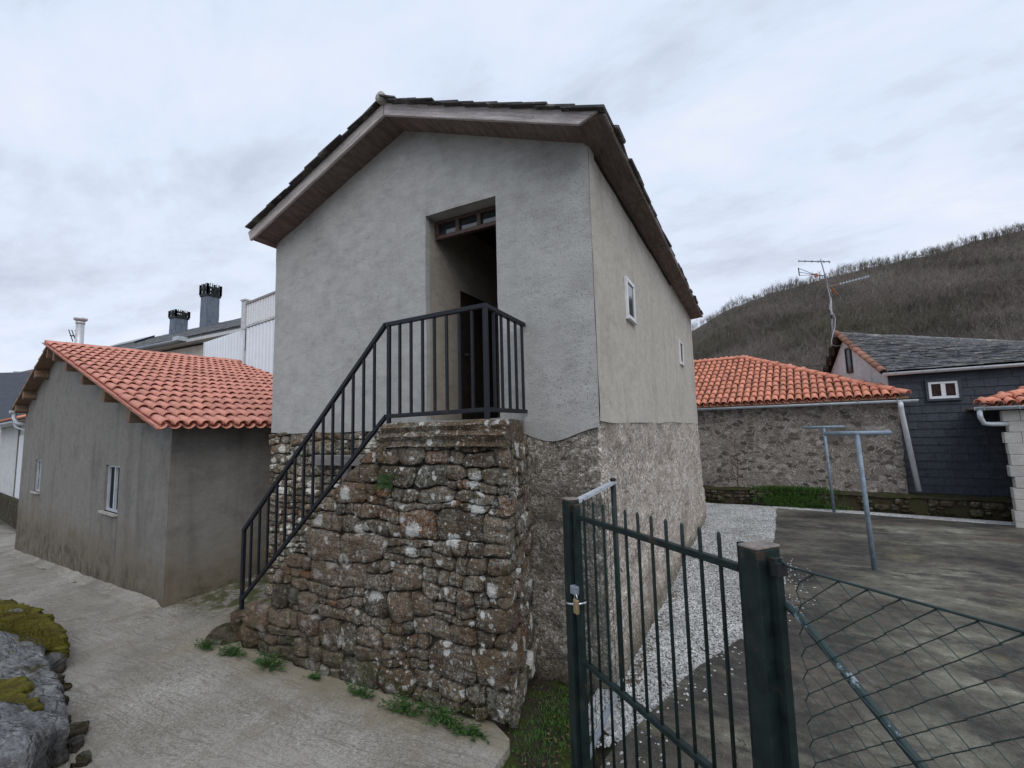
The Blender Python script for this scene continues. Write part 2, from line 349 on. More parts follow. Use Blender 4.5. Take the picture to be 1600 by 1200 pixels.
# ---- coursed rubble: rectangles packed on a raster, edges warped, each one a rounded bulging stone
def pack(wd, ht, band, chunk, small, seed, keep):
    """bands broken into chunks, chunks broken into stones: no slivers, no long plumb joints once warped"""
    r = random.Random(seed); out = []
    def cut(u, v, a, b):
        if b > small*2.1 and (b > band[1]*0.92 or r.random() < 0.45):
            k = r.uniform(0.32, 0.68); cut(u, v, a, b*k); cut(u, v+b*k, a, b*(1-k)); return
        if a > b*r.uniform(1.5, 3.4) and a > small*2.2:
            k = r.uniform(0.30, 0.70); cut(u, v, a*k, b); cut(u+a*k, v, a*(1-k), b); return
        if keep(u+a/2, v+b/2): out.append((u, v, a, b))
    v = 0.0
    while v < ht:
        b = r.uniform(*band); b = b if ht-v-b > small else ht-v; u = -r.uniform(0, chunk[0])*0.5
        while u < wd:
            a = r.uniform(*chunk); a = a if wd-u-a > small else wd-u; cut(max(0, u), v, a+min(0, u), b); u += a
        v += b
    return out
def stones(parent, rects, place, mat, seed, warp=0.04, gap=0.008, bulge=(0.015, 0.045), back=0.07, pts=14, name='stone', clip=None, mat2=None):
    r = random.Random(seed); objs = []
    for (u0, v0, a, b) in rects:
        if min(a, b) < 0.03: continue
        hw, hh = a/2-gap, b/2-gap; cx, cy = u0+a/2, v0+b/2; per = []; mn = min(a, b)
        for (sx, sy) in ((-1, -1), (1, -1), (1, 1), (-1, 1)):      # four corners, each knocked off unevenly
            c1, c2 = mn*r.uniform(0.05, 0.34), mn*r.uniform(0.05, 0.34); jx, jy = r.uniform(-.06, .05)*a, r.uniform(-.10, .06)*b
            X, Y = sx*(hw+jx*.5), sy*(hh+jy*.5)
            A, B = (X, Y-sy*c1), (X-sx*c2, Y)
            per += [A, B] if sx*sy > 0 else [B, A]
        out_ = []
        for k in range(8):                                          # points between, so long edges wander
            p, q = per[k], per[(k+1) % 8]; out_.append(p); L_ = math.hypot(q[0]-p[0], q[1]-p[1]); m_ = int(L_/0.085)
            for e in range(1, min(m_, 3)+1):
                f = e/(min(m_, 3)+1); out_.append((p[0]+(q[0]-p[0])*f+r.uniform(-.012, .008), p[1]+(q[1]-p[1])*f+r.uniform(-.010, .008)))
        def W(u, v):
            return (u+warp*nz((u, v, 0), 2.3, seed)+warp*0.5*nz((u, v, 3), 6.0, seed), v+warp*1.1*nz((u, v, 7), 1.7, seed)+warp*0.55*nz((u, v, 11), 5.5, seed))
        per = [W(cx+p[0], cy+p[1]) for p in out_]; C = W(cx, cy); n = len(per)
        if clip: per = [clip(*p) for p in per]
        bl = r.uniform(*bulge); base = r.uniform(-0.012, 0.014); tilt = (r.uniform(-.5, .5)*bl/hw, r.uniform(-.5, .5)*bl/hh)
        mb = MB(); g_ = [0.94+r.uniform(-.03, .03) for _ in range(n)]; g2 = [0.58+r.uniform(-.14, .14) for _ in range(n)]
        def ringpts(f, d, jit):
            o = []
            for k_, (u, v) in enumerate(per):
                ff = f if isinstance(f, float) else f[k_]
                uu, vv = C[0]+(u-C[0])*ff, C[1]+(v-C[1])*ff
                o.append(place(uu, vv, base+d+tilt[0]*(uu-C[0])+tilt[1]*(vv-C[1])+r.uniform(-jit, jit)))
            return o
        P = ringpts(1.0, -back, 0)+ringpts(1.0, -0.010, 0.006)+ringpts(g_, bl*0.62+0.006, 0.006)+ringpts(g2, bl+0.006, 0.010)
        P.append(place(C[0], C[1], base+bl+0.006+r.uniform(-.008, .008)))
        F = []
        for q in range(3):
            for k in range(n): F.append((q*n+k, q*n+(k+1) % n, (q+1)*n+(k+1) % n, (q+1)*n+k))
        F += [(3*n+k, 3*n+(k+1) % n, 4*n) for k in range(n)]
        mb.add(P, F); o = part(name, mb, mat, parent, smooth=True, fix=True)
        o.data.polygons.foreach_set('use_smooth', [f >= 2*n for f in range(len(F))]); objs.append(o)
    return objs

# ---- clay barrel tile
def barrel_mesh(name, r0, r1, L, th, mat, n=7):
    mb = MB()
    for (rad, z) in ((0, 0), (th, 0)):
        for y, r in ((0, r0), (L, r1)):
            for k in range(n+1):
                a = math.pi*k/n; rr = r-rad
                mb.v.append((-math.cos(a)*rr, y, math.sin(a)*rr))
    m = n+1
    for k in range(n):
        mb.f.append((k, k+1, m+k+1, m+k)); mb.f.append((2*m+k+1, 2*m+k, 3*m+k, 3*m+k+1))
        mb.f.append((k+1, k, 2*m+k, 2*m+k+1)); mb.f.append((m+k, m+k+1, 3*m+k+1, 3*m+k))
    mb.f += [(0, m, 3*m, 2*m), (m-1, 2*m-1+m*2-m+0, 4*m-1, 2*m-1)] if False else [(0, m, 3*m, 2*m), (m+n, n, 2*m+n, 3*m+n)]
    me = mesh_of(name, mb, mat, True)
    me.polygons.foreach_set('use_smooth', [True]*len(me.polygons)); return me
def tile_field(parent, P0, across, up, pitch, rowlen, cols, rows, keep, me_list, mat, limit=300, jit=0.006, lift=0.0):
    """covers laid in courses; the ones that show largest are objects, any beyond the limit one joined part"""
    across, up = across.normalized(), up.normalized(); nrm = across.cross(up)
    if nrm.z < 0: nrm = -nrm
    X = up.cross(nrm); lst = []
    for i in range(cols):
        for j in range(rows):
            u, v = (i+0.5)*pitch, j*rowlen
            if not keep(u, v): continue
            o = P0+across*u+up*v+nrm*(lift)
            lst.append(((o-EYE).length, o, i, j))
    lst.sort(key=lambda q: q[0]); rest = MB(); r = random.Random(5)
    for k, (d, o, i, j) in enumerate(lst):
        # the head of each tile slides under the one above it
        y = (up-nrm*0.055+across*r.uniform(-jit, jit)*2).normalized(); x = (y.cross(nrm)).normalized(); z = x.cross(y)
        M = frame(o+nrm*(0.018+r.uniform(-jit, jit)*.6)+across*r.uniform(-jit, jit)+up*r.uniform(-jit, jit)*2, x, y, z)
        me = me_list[r.randrange(len(me_list))]
        if k < limit: inst('roof_tile', me, M, parent)
        else: rest.add([M @ v.co for v in me.vertices], [tuple(p.vertices) for p in me.polygons])
    if rest.v: part('roof_tiles_beyond', rest, mat, parent, True, kind='stuff', fix=False)
def channels(parent, P0, across, up, pitch, rowlen, cols, rows, keep, mat, rad):
    across, up = across.normalized(), up.normalized(); nrm = across.cross(up)
    if nrm.z < 0: nrm = -nrm
    mb = MB(); n = 6
    for i in range(cols+1):
        for j in range(rows):
            u, v = i*pitch, j*rowlen
            if not keep(u, v): continue
            pv = []
            for (vv, h) in ((v-0.02, 0.022), (v+rowlen+0.06, 0.0)):
                for k in range(n+1):
                    a = math.pi*k/n; pv.append(P0+across*(u-math.cos(a)*rad)+up*vv+nrm*(h+0.045-math.sin(a)*rad*0.8))
            m = n+1; mb.add(pv, [(k, k+1, m+k+1, m+k) for k in range(n)])
    return part('channel_tiles', mb, mat, parent, True, kind='stuff', fix=False)
def gutter(mb, p, q, r, n=8):
    p, q = V3(p), V3(q); d = (q-p).normalized(); x = d.cross(UP).normalized(); pts = []
    for rr in (r, r-0.008):
        for e in (p, q):
            for k in range(n+1):
                a = math.pi+math.pi*k/n; pts.append(e+x*math.cos(a)*rr+UP*math.sin(a)*rr)
    m = n+1; fs = []
    for k in range(n): fs += [(k, k+1, m+k+1, m+k), (2*m+k+1, 2*m+k, 3*m+k, 3*m+k+1), (k, 2*m+k, 2*m+k+1, k+1), (m+k, m+k+1, 3*m+k+1, 3*m+k)]
    fs += [(0, m, 3*m, 2*m), (n, 2*m+n, 3*m+n, m+n)]
    mb.add(pts, fs)
    return mb
# ================================================================== materials
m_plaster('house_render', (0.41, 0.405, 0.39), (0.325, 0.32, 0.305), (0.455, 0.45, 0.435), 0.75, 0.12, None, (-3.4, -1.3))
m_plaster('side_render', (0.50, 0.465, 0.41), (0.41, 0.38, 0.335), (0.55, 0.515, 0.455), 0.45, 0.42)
m_plaster('shed_render', (0.215, 0.205, 0.188), (0.15, 0.142, 0.13), (0.255, 0.235, 0.205), 0.30, 0.36, (0.15, 1.0))
m_plaster('room_render', (0.36, 0.32, 0.275), (0.29, 0.26, 0.22), (0.41, 0.365, 0.31), 0.15)
m_plaster('white_render', (0.56, 0.57, 0.57), (0.46, 0.465, 0.465), (0.61, 0.61, 0.605), 0.12, 0.25)
m_plaster('cream_render', (0.55, 0.52, 0.45), (0.46, 0.43, 0.38), (0.60, 0.56, 0.48), 0.1, 0.2)
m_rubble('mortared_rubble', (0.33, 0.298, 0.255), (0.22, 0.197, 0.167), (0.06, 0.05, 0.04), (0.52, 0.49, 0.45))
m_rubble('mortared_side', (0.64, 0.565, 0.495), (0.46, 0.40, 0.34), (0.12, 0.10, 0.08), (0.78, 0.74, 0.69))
m_rubble('barn_rubble', (0.36, 0.318, 0.285), (0.25, 0.218, 0.192), (0.075, 0.062, 0.054), (0.50, 0.465, 0.43), 0.85)
m_stone('stair_stone'); m_stone('house_stone', (1.35, 1.33, 1.27), 1.1, 1.0, 0.4, 0, 0.9); m_stone('wall_stone', (0.7, 0.7, 0.68), 0.5, 0.3, 1.3, 0, 0.5)
m_simple('mortar', (0.045, 0.038, 0.030), 0.95, wear=0.25, scale=14, bump=0.02)
m_simple('iron_black', (0.011, 0.013, 0.018), 0.45, 0.0, 0.3, 0.12, 20, 0.0, 0.3)
m_simple('green_paint', (0.011, 0.021, 0.020), 0.5, 0.0, 0.28, 0.22, 14, 0.0, 0.6)
m_simple('green_wire', (0.018, 0.036, 0.034), 0.5, 0.0, 0.4, 0.15, 20)
m_simple('galvanised', (0.30, 0.34, 0.38), 0.5, 0.35, 0.5, 0.15, 16)
m_simple('blue_grey_pipe', (0.20, 0.255, 0.31), 0.5, 0.1, 0.4, 0.15, 12)
m_simple('white_plastic', (0.66, 0.68, 0.70), 0.5, 0, 0.3, 0.06, 9)
m_simple('pale_metal', (0.46, 0.50, 0.54), 0.5, 0.1, 0.4, 0.12, 9)
m_simple('aluminium', (0.52, 0.54, 0.56), 0.42, 0.4, 0.5, 0.08, 15)
m_simple('white_frame', (0.72, 0.73, 0.74), 0.4, 0, 0.4, 0.05, 9)
m_simple('blind_brown', (0.045, 0.028, 0.024), 0.8, 0, 0.1, 0.2, 20)
m_simple('brown_frame', (0.075, 0.047, 0.039), 0.55, 0, 0.3, 0.2, 20)
m_simple('dark_wood', (0.030, 0.024, 0.020), 0.7, 0, 0.2, 0.2, 9)
m_simple('brass', (0.36, 0.28, 0.16), 0.5, 0.5, 0.5, 0.1, 20)
m_simple('chrome', (0.55, 0.57, 0.60), 0.22, 0.9, 0.5, 0.05, 20)
m_simple('black_metal', (0.018, 0.019, 0.022), 0.55, 0, 0.3, 0.1, 12)
m_simple('orange_plastic', (0.42, 0.16, 0.07), 0.55, 0, 0.3, 0.1, 12)
m_simple('cable_white', (0.55, 0.56, 0.56), 0.5, 0, 0.3, 0.1, 12)
m_simple('cable_dark', (0.03, 0.03, 0.03), 0.6, 0, 0.3, 0.1, 12)
m_simple('mortar_pale', (0.40, 0.385, 0.35), 0.95, wear=0.15, scale=12, bump=0.01)
m_simple('bark', (0.085, 0.062, 0.050), 0.9, wear=0.25, scale=30)
m_simple('twig', (0.168, 0.143, 0.127), 0.95, wear=0.25, scale=0.05)
m_simple('twig_pale', (0.205, 0.182, 0.16), 0.95, wear=0.2, scale=0.05)
m_simple('twig_olive', (0.132, 0.122, 0.092), 0.95, wear=0.25, scale=0.05)
m_simple('conifer', (0.032, 0.045, 0.030), 0.95, wear=0.2, scale=0.3)
m_simple('leaf', (0.042, 0.092, 0.022), 0.6, wear=0.25, scale=25)
m_simple('grass_blade', (0.060, 0.130, 0.025), 0.7, wear=0.3, scale=9)
m_simple('dry_leaf', (0.13, 0.088, 0.048), 0.8, wear=0.3, scale=30)
m_tile('shed_tile', (0.60, 0.275, 0.210), 0.13, 0.3); m_tile('barn_tile', (0.62, 0.255, 0.170), 0.15, 0.35); m_tile('old_tile', (0.30, 0.16, 0.115), 0.3, 0.6)
m_slate('roof_slate', ((0.040, 0.036, 0.035), (0.058, 0.053, 0.05), (0.03, 0.028, 0.028)), 0.35)
m_slate('weathered_slate', ((0.10, 0.105, 0.118), (0.20, 0.20, 0.205), (0.06, 0.063, 0.072)), 0.7)
m_slate('far_slate', ((0.075, 0.078, 0.083), (0.10, 0.10, 0.105), (0.06, 0.062, 0.068)), 0.35, 0.6)
m_slate('cladding_slate', ((0.037, 0.043, 0.057), (0.044, 0.051, 0.068), (0.031, 0.036, 0.048)))
m_slate('chimney_slate', ((0.125, 0.155, 0.195), (0.145, 0.178, 0.22), (0.105, 0.13, 0.168)))
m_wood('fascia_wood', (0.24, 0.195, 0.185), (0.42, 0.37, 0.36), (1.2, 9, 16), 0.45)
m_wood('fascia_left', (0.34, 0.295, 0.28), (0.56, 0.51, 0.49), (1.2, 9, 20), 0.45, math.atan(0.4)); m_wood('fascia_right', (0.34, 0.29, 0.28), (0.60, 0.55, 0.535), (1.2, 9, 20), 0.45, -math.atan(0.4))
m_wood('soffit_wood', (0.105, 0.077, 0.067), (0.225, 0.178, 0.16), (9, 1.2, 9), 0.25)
m_wood('beam_wood', (0.120, 0.072, 0.045), (0.215, 0.140, 0.092), (9, 1.2, 9), 0.3)
m_wood('grey_wood', (0.13, 0.12, 0.115), (0.24, 0.225, 0.215), (1.2, 9, 12), 0.6)
m_glass('glass'); m_glass('dark_glass', (0.012, 0.013, 0.016), 0.2, 0.22); m_glass('window_dark', (0.010, 0.012, 0.015), 0.45, 0.04)

def m_lane():
    t = T('lane_concrete'); n = t.noise(0.9, 7, 0.65); g = t.noise(70, 4, 0.65); sp = t.voro(62, None, 'F1')
    br = t.noise(1.0, 5, 0.6, t.map(scale=(3.0, 34, 1), rot=(0, 0, R(24)), vec=t.warp(1.3, 0.25)))
    br2 = t.noise(1.0, 4, 0.6, t.map(scale=(2.5, 40, 1), rot=(0, 0, R(-12)), vec=t.warp(0.9, 0.3)))
    c = t.ramp(n, [(0.30, (0.20, 0.18, 0.15)), (0.45, (0.29, 0.268, 0.234)), (0.58, (0.36, 0.34, 0.305)), (0.75, (0.44, 0.425, 0.39))])
    ag = t.node('ShaderNodeTexVoronoi'); ag.inputs['Scale'].default_value = 75; t.put(ag.inputs['Vector'], t.warp(20, 0.03)); as_ = t.node('ShaderNodeSeparateColor'); t.put(as_.inputs[0], ag.outputs['Color'])
    c = t.mix(t.mr(t.noise(0.9, 4, 0.6, t.map(loc=(0, 7, 0))), 0.40, 0.55, 0.35, 1.0), c, t.mix(1.0, c, t.ramp(as_.outputs[0], [(0.0, 0.62), (0.25, 0.88), (0.7, 1.03), (1.0, 1.22)]), 'MULTIPLY'))
    c = t.mix(1.0, c, t.ramp(g, [(0.28, 0.66), (0.5, 1.0), (0.72, 1.22)]), 'MULTIPLY')
    c = t.mix(t.mr(sp, 0.05, 0.30, 0.7, 0), c, (0.15, 0.135, 0.115)); c = t.mix(t.mr(t.voro(38, t.map(loc=(1, 1, 0))), 0.05, 0.16, 0.6, 0), c, (0.55, 0.53, 0.49))
    sel = t.mr(t.noise(0.55, 3, 0.5), 0.46, 0.56)
    lines = t.m('ADD', t.m('MULTIPLY', br, sel), t.m('MULTIPLY', br2, t.m('SUBTRACT', 1.0, sel)))
    c = t.mix(t.mr(lines, 0.52, 0.64, 0, 0.6), c, (0.17, 0.152, 0.125))
    c = t.mix(t.mr(t.noise(2.4, 6, 0.7), 0.52, 0.68, 0, 0.6), c, (0.21, 0.178, 0.132)); c = t.mix(t.mr(t.noise(0.7, 6, 0.7, t.map(loc=(4, 1, 0))), 0.52, 0.64, 0, 0.5), c, (0.19, 0.175, 0.155))
    ck = t.noise(0.8, 6, 0.6, t.map(loc=(2.2, 0.4, 0))); c = t.mix(t.m('MULTIPLY', t.mr(t.m('ABSOLUTE', t.m('SUBTRACT', ck, 0.5)), 0.0008, 0.004, 1, 0), t.mr(t.noise(0.6, 3, 0.5), 0.5, 0.6, 0, 0.55)), c, (0.14, 0.125, 0.105))
    y = t.xyz(); # mossy stain along the foot of the stone stair
    d = t.m('ADD', y['Y'], t.m('MULTIPLY', t.m('SUBTRACT', t.noise(2.6, 6, 0.7), 0.5), 0.9))
    k = t.m('MULTIPLY', t.mr(d, 2.72, 3.12), t.m('MULTIPLY', t.mr(y['X'], -6.2, -5.3), t.mr(d, 4.0, 4.4, 1, 0)))
    c = t.mix(t.m('MULTIPLY', k, 0.6), c, (0.22, 0.185, 0.11))
    k2 = t.m('MULTIPLY', t.mr(d, 3.42, 3.75), t.mr(t.noise(7, 6, 0.7), 0.36, 0.56))
    c = t.mix(t.m('MULTIPLY', k2, t.m('MULTIPLY', t.mr(y['X'], -7.6, -7.0), 0.9)), c, (0.06, 0.066, 0.02))
    h = t.m('ADD', t.m('MULTIPLY', g, 0.5), t.m('ADD', t.m('MULTIPLY', lines, -0.3), t.m('MULTIPLY', as_.outputs[0], 0.6)))
    MAT['lane_concrete'] = t.done(c, 0.92, h, 0.006, 1.0, 0, 0.15)
def m_slab():
    t = T('stained_concrete'); wv = t.warp(0.7, 0.8); st = t.map(scale=(0.6, 1.0, 1), rot=(0, 0, R(-12)), vec=wv)
    n = t.noise(0.9, 9, 0.68, st); n2 = t.noise(1.5, 9, 0.72, t.map(scale=(0.5, 1.0, 1), loc=(4, 2, 0), vec=wv)); g = t.noise(60, 5, 0.65); n4 = t.noise(8, 7, 0.7)
    c = t.ramp(n, [(0.34, (0.030, 0.027, 0.025)), (0.43, (0.062, 0.057, 0.049)), (0.51, (0.098, 0.090, 0.075)), (0.585, (0.145, 0.138, 0.110)), (0.66, (0.245, 0.235, 0.19))])
    c = t.mix(t.mr(n2, 0.50, 0.60, 0, 0.85), c, (0.045, 0.041, 0.038))
    c = t.mix(t.mr(t.noise(0.9, 7, 0.7, t.map(scale=(0.6, 1.4, 1), loc=(9, 5, 0))), 0.54, 0.68, 0, 0.55), c, (0.115, 0.080, 0.058))
    c = t.mix(t.mr(t.noise(0.8, 6, 0.65, t.map(loc=(1, 8, 0))), 0.56, 0.7, 0, 0.5), c, (0.20, 0.185, 0.105))
    c = t.mix(1.0, c, t.ramp(n4, [(0.3, 0.62), (0.5, 1.0), (0.7, 1.3)]), 'MULTIPLY')
    c = t.mix(1.0, c, t.ramp(g, [(0.3, 0.75), (0.5, 1.0), (0.7, 1.22)]), 'MULTIPLY')
    ck = t.noise(0.5, 6, 0.6, t.map(loc=(6, 3, 0))); c = t.mix(t.m('MULTIPLY', t.mr(t.m('ABSOLUTE', t.m('SUBTRACT', ck, 0.5)), 0.0006, 0.003, 1, 0), t.mr(t.noise(0.5, 3, 0.5), 0.5, 0.58, 0, 0.8)), c, (0.03, 0.026, 0.022))
    sp = t.voro(21, None, 'F1'); c = t.mix(t.mr(sp, 0.05, 0.10, 0.5, 0), c, (0.34, 0.32, 0.29))
    MAT['stained_concrete'] = t.done(c, 0.85, t.m('ADD', g, n4), 0.008, 0.9, 0, 0.25)
def m_earth(name, a, b, mossy):
    t = T(name); n = t.noise(3, 8, 0.7); g = t.noise(45, 6, 0.7)
    c = t.ramp(n, [(0.3, a), (0.7, b)]); c = t.mix(1.0, c, t.ramp(g, [(0.3, 0.5), (0.5, 1.0), (0.7, 1.5)]), 'MULTIPLY')
    c = t.mix(t.mr(t.noise(4.2, 6, 0.7, t.map(loc=(2, 2, 2))), 0.44, 0.62, 0, mossy), c, (0.060, 0.080, 0.016))
    c = t.mix(t.mr(t.voro(34), 0.06, 0.14, 0.6, 0), c, (0.26, 0.24, 0.21))
    MAT[name] = t.done(c, 0.97, t.m('ADD', n, g), 0.03, 1.0, 0, 0.1)
def m_moss():
    t = T('moss'); n = t.noise(6, 7, 0.7); g = t.noise(70, 6, 0.75)
    c = t.ramp(n, [(0.28, (0.075, 0.055, 0.022)), (0.42, (0.110, 0.100, 0.026)), (0.56, (0.165, 0.150, 0.030)), (0.72, (0.22, 0.195, 0.038))])
    c = t.mix(1.0, c, t.ramp(g, [(0.3, 0.45), (0.5, 1.0), (0.7, 1.45)]), 'MULTIPLY')
    MAT['moss'] = t.done(c, 0.98, t.m('ADD', g, n), 0.03, 1.0, 0, 0.08)
def m_ledge():
    t = T('ledge_stone'); n = t.noise(3.2, 9, 0.74, t.map(scale=(0.6, 3.4, 4), rot=(0, 0, 0.35))); g = t.noise(40, 6, 0.7)
    c = t.ramp(n, [(0.30, (0.06, 0.057, 0.055)), (0.42, (0.20, 0.20, 0.205)), (0.56, (0.34, 0.342, 0.348)), (0.72, (0.50, 0.502, 0.505))])
    c = t.mix(1.0, c, t.ramp(g, [(0.3, 0.6), (0.5, 1.0), (0.7, 1.3)]), 'MULTIPLY')
    fs_ = t.voro(3.2, t.map(scale=(0.28, 2.8, 1), rot=(0, 0, 0.4), vec=t.warp(2.5, 0.45)), 'DISTANCE_TO_EDGE'); c = t.mix(t.m('MULTIPLY', t.mr(fs_, 0.0, 0.05, 0.8, 0), t.mr(t.noise(2.2, 5, 0.6), 0.45, 0.58)), c, (0.035, 0.032, 0.028))
    c = t.mix(t.mr(t.noise(9, 8, 0.78), 0.54, 0.60, 0, 0.75), c, (0.52, 0.54, 0.51)); c = t.mix(t.mr(t.noise(26, 7, 0.75), 0.56, 0.62, 0, 0.7), c, (0.09, 0.085, 0.08))
    c = t.mix(t.mr(t.noise(2.7, 6, 0.7), 0.56, 0.66, 0, 0.85), c, (0.085, 0.07, 0.025))
    c = t.mix(t.mr(t.xyz()['Z'], 0.0, 0.2, 0.75, 0), c, (0.075, 0.062, 0.048))
    MAT['ledge_stone'] = t.done(c, 0.95, t.m('ADD', t.m('ADD', n, t.m('MULTIPLY', g, 0.6)), t.mr(fs_, 0.0, 0.08, 0, 0.3)), 0.10, 1.0, 0, 0.12)
def m_gravel(name='gravel_stone'):
    t = T(name); v = t.node('ShaderNodeTexVoronoi'); v.inputs['Scale'].default_value = 38; t.put(v.inputs['Vector'], t.pos())
    cs = t.node('ShaderNodeSeparateColor'); t.put(cs.inputs[0], v.outputs['Color']); n = t.noise(1.6, 5, 0.6)
    c = t.ramp(cs.outputs[0], [(0.0, (0.24, 0.24, 0.24)), (0.3, (0.39, 0.39, 0.385)), (0.7, (0.50, 0.50, 0.49)), (1.0, (0.62, 0.62, 0.60))])
    c = t.mix(1.0, c, t.ramp(n, [(0.3, 0.72), (0.6, 1.05)]), 'MULTIPLY'); c = t.mix(t.mr(t.noise(3, 6, 0.7), 0.56, 0.68, 0, 0.4), c, (0.22, 0.19, 0.15))
    MAT[name] = t.done(c, 0.85, v.outputs['Distance'], 0.01, 0.5, 0, 0.2)
def m_hill():
    t = T('hill_ground'); n = t.noise(0.03, 8, 0.65); g = t.noise(0.4, 6, 0.7)
    c = t.ramp(n, [(0.3, (0.060, 0.052, 0.040)), (0.5, (0.082, 0.070, 0.055)), (0.7, (0.075, 0.078, 0.045))])
    c = t.mix(1.0, c, t.ramp(g, [(0.3, 0.6), (0.5, 1.0), (0.7, 1.4)]), 'MULTIPLY'); MAT['hill_ground'] = t.done(c, 0.97)
def m_lace():
    t = T('corrugated_white'); y = t.noise(2, 5, 0.6); c = t.ramp(y, [(0.3, (0.72, 0.75, 0.80)), (0.7, (0.78, 0.81, 0.85))]); MAT['corrugated_white'] = t.done(c, 0.5, None)
m_lane(); m_slab(); m_earth('dark_earth', (0.035, 0.028, 0.022), (0.075, 0.062, 0.048), 0.85); m_earth('soil', (0.05, 0.04, 0.028), (0.09, 0.075, 0.05), 0.5)
m_moss(); m_ledge(); m_gravel(); m_hill(); m_lace()

# ================================================================== ground
def smooth(a, b, x):
    k = max(0.0, min(1.0, (x-a)/(b-a))); return k*k*(3-2*k)
def lane_z(x, y):
    z = -0.068*max(0.0, -x-7.0)
    z += 0.11*max(0.0, y-3.5)*smooth(-8.5, -7.3, x)*(1-smooth(-6.0, -5.2, x))
    return z
def terrain():
    mb = MB(); n = 64; rs = [0, 60, 200, 600, 1600]; vs = [(0, 40, -2.2)]; fs = []
    for r in rs[1:]:
        for k in range(n): vs.append((r*math.cos(2*math.pi*k/n), 40+r*math.sin(2*math.pi*k/n), -2.2-(r/1600)*6))
    for k in range(n): fs.append((0, 1+k, 1+(k+1) % n))
    for q in range(len(rs)-2):
        for k in range(n): a = 1+q*n+k; b = 1+q*n+(k+1) % n; fs.append((a, a+n, b+n, b))
    ground('terrain', mb.add(vs, fs), 'hill_ground')
terrain()
XB = [(-6, -1.2), (2.0, -1.12), (3.2, -1.03), (3.34, -1.0), (4.7, -0.614), (5.5, -0.26), (5.96, -0.02), (6.6, 0.16), (7.85, 0.25), (10.0, 0.18), (12.5, 0.30), (14.2, 0.39)]
def xb(y):
    for (a, p), (b, q) in zip(XB, XB[1:]):
        if y <= b: k = max(0, (y-a)/(b-a)); return p+(q-p)*k
    return XB[-1][1]
def make_ground():
    # lane of broom-finished concrete: falls away to the left, rises a little between the two houses
    xs = steps(-60, -14, 1.5)+steps(-13.6, -7.2, 0.25)+steps(-7.1, -1.66, 0.07); ys = steps(-7, -0.5, 0.6)+steps(-0.3, 3.6, 0.08)+steps(3.8, 9, 0.3)
    mb = MB(); nu = len(xs)
    def P(x, y):
        if x == xs[-1]: x = -1.66+0.05*nz((0, y, 0), 3.1, 2)+0.03*nz((0, y, 0), 9, 3)
        if y > 3.08: x = min(x, -1.66-min(1, (y-3.08)/0.3)*0.5)
        return (x, y, lane_z(x, y)+0.012*nz((x, y, 0), 1.1, 1)+0.004*nz((x, y, 0), 5, 2))
    mb.grid(P, xs, ys)
    e = [P(xs[-1], y) for y in ys]; lo = [(p[0]+0.02, p[1], -0.12) for p in e]; n = len(e)
    mb.add(e+lo, [(i, i+1, n+i+1, n+i) for i in range(n-1)])
    ground('lane', mb, 'lane_concrete')
    mb = MB(); mb.grid(lambda x, y: (x, y, -0.055+0.03*fbm((x, y, 0), 1.6, 4)+0.012*nz((x, y, 0), 8, 2)), steps(-2.2, 0.6, 0.06)+[1.5, 4, 9, 16], steps(-4, 1.2, 0.5)+steps(1.3, 5, 0.06)+steps(5.5, 15.6, 0.5))
    ground('yard_earth', mb, 'dark_earth')
    # stained concrete slab
    mb = MB(); ys = steps(-3, 14.1, 0.12); us = [0, 0.02, 0.06, 0.12, 0.2, 0.3, 0.45, 0.65, 1.0]
    def far(x): return 14.18-0.2*(x-0.39)
    def Q(u, y):
        x0 = xb(y)+0.03*nz((0, y, 0), 2.4, 5)+0.02*nz((0, y, 0), 8, 6); x = x0+(9.5-x0)*u
        if y > 12: k = (y-12)/(14.1-12); y = 12+(far(x)-12)*k
        return (x, y, 0.022+0.006*nz((x, y, 0), 0.7, 3))
    mb.grid(Q, us, ys)
    e = [Q(0, y) for y in ys]; lo = [(p[0]-0.01, p[1], -0.08) for p in e]; n = len(e); mb.add(e+lo, [(i+1, i, n+i, n+i+1) for i in range(n-1)])
    e = [Q(u, ys[-1]) for u in us]; lo = [(p[0], p[1]+0.01, -0.08) for p in e]; n = len(e); mb.add(e+lo, [(i+1, i, n+i, n+i+1) for i in range(n-1)])
    ground('concrete_slab', mb, 'stained_concrete')
    # gravel path bed
    mb = MB(); mb.grid(lambda u, y: ((-1.35)+(xb(y)+0.06+1.35)*u, y, -0.012+0.012*nz((u*2, y, 0), 2, 1)-0.075*(1-smooth(3.45, 3.80, y+0.15*nz((u*2, y, 3), 4, 2)))), lin(0, 1, 17), steps(3.2, 4.2, 0.05)+steps(4.3, 14.75, 0.15))
    mb.grid(lambda x, v: (x, far(x)-0.05+(0.75)*v, -0.010), steps(0.4, 5.4, 0.4), lin(0, 1, 4))
    mb.grid(lambda x, v: (x, 12.7+2.1*v, -0.014), steps(-4, -1.3, 0.4), lin(0, 1, 4))
    ground('gravel_path', mb, 'gravel_stone')
    # loose chippings
    r = np.random.default_rng(3); pts = []
    while len(pts) < 34000:
        y = 3.12+11.4*r.random()**1.7; x = -1.3+1.75*r.random()
        if y < 4.25 and x < -1.13+0.05*math.sin(9*y)+abs(r.normal(0, 0.05)): continue
        if y < 3.30+0.12*math.sin(11*x)+abs(r.normal(0, 0.10)): continue
        if x > xb(y)+0.02*math.sin(9*y)+abs(r.normal(0, 0.035)): continue
        if x < -1.17 and y < 12.45: continue
        pts.append((x, y, 0.008*r.random()-0.045*(1-smooth(3.3, 3.75, y))))
    for _ in range(5200):
        x = 0.3+4.5*r.random(); pts.append((x, far(x)+0.03+0.42*r.random()**1.2, 0.004))
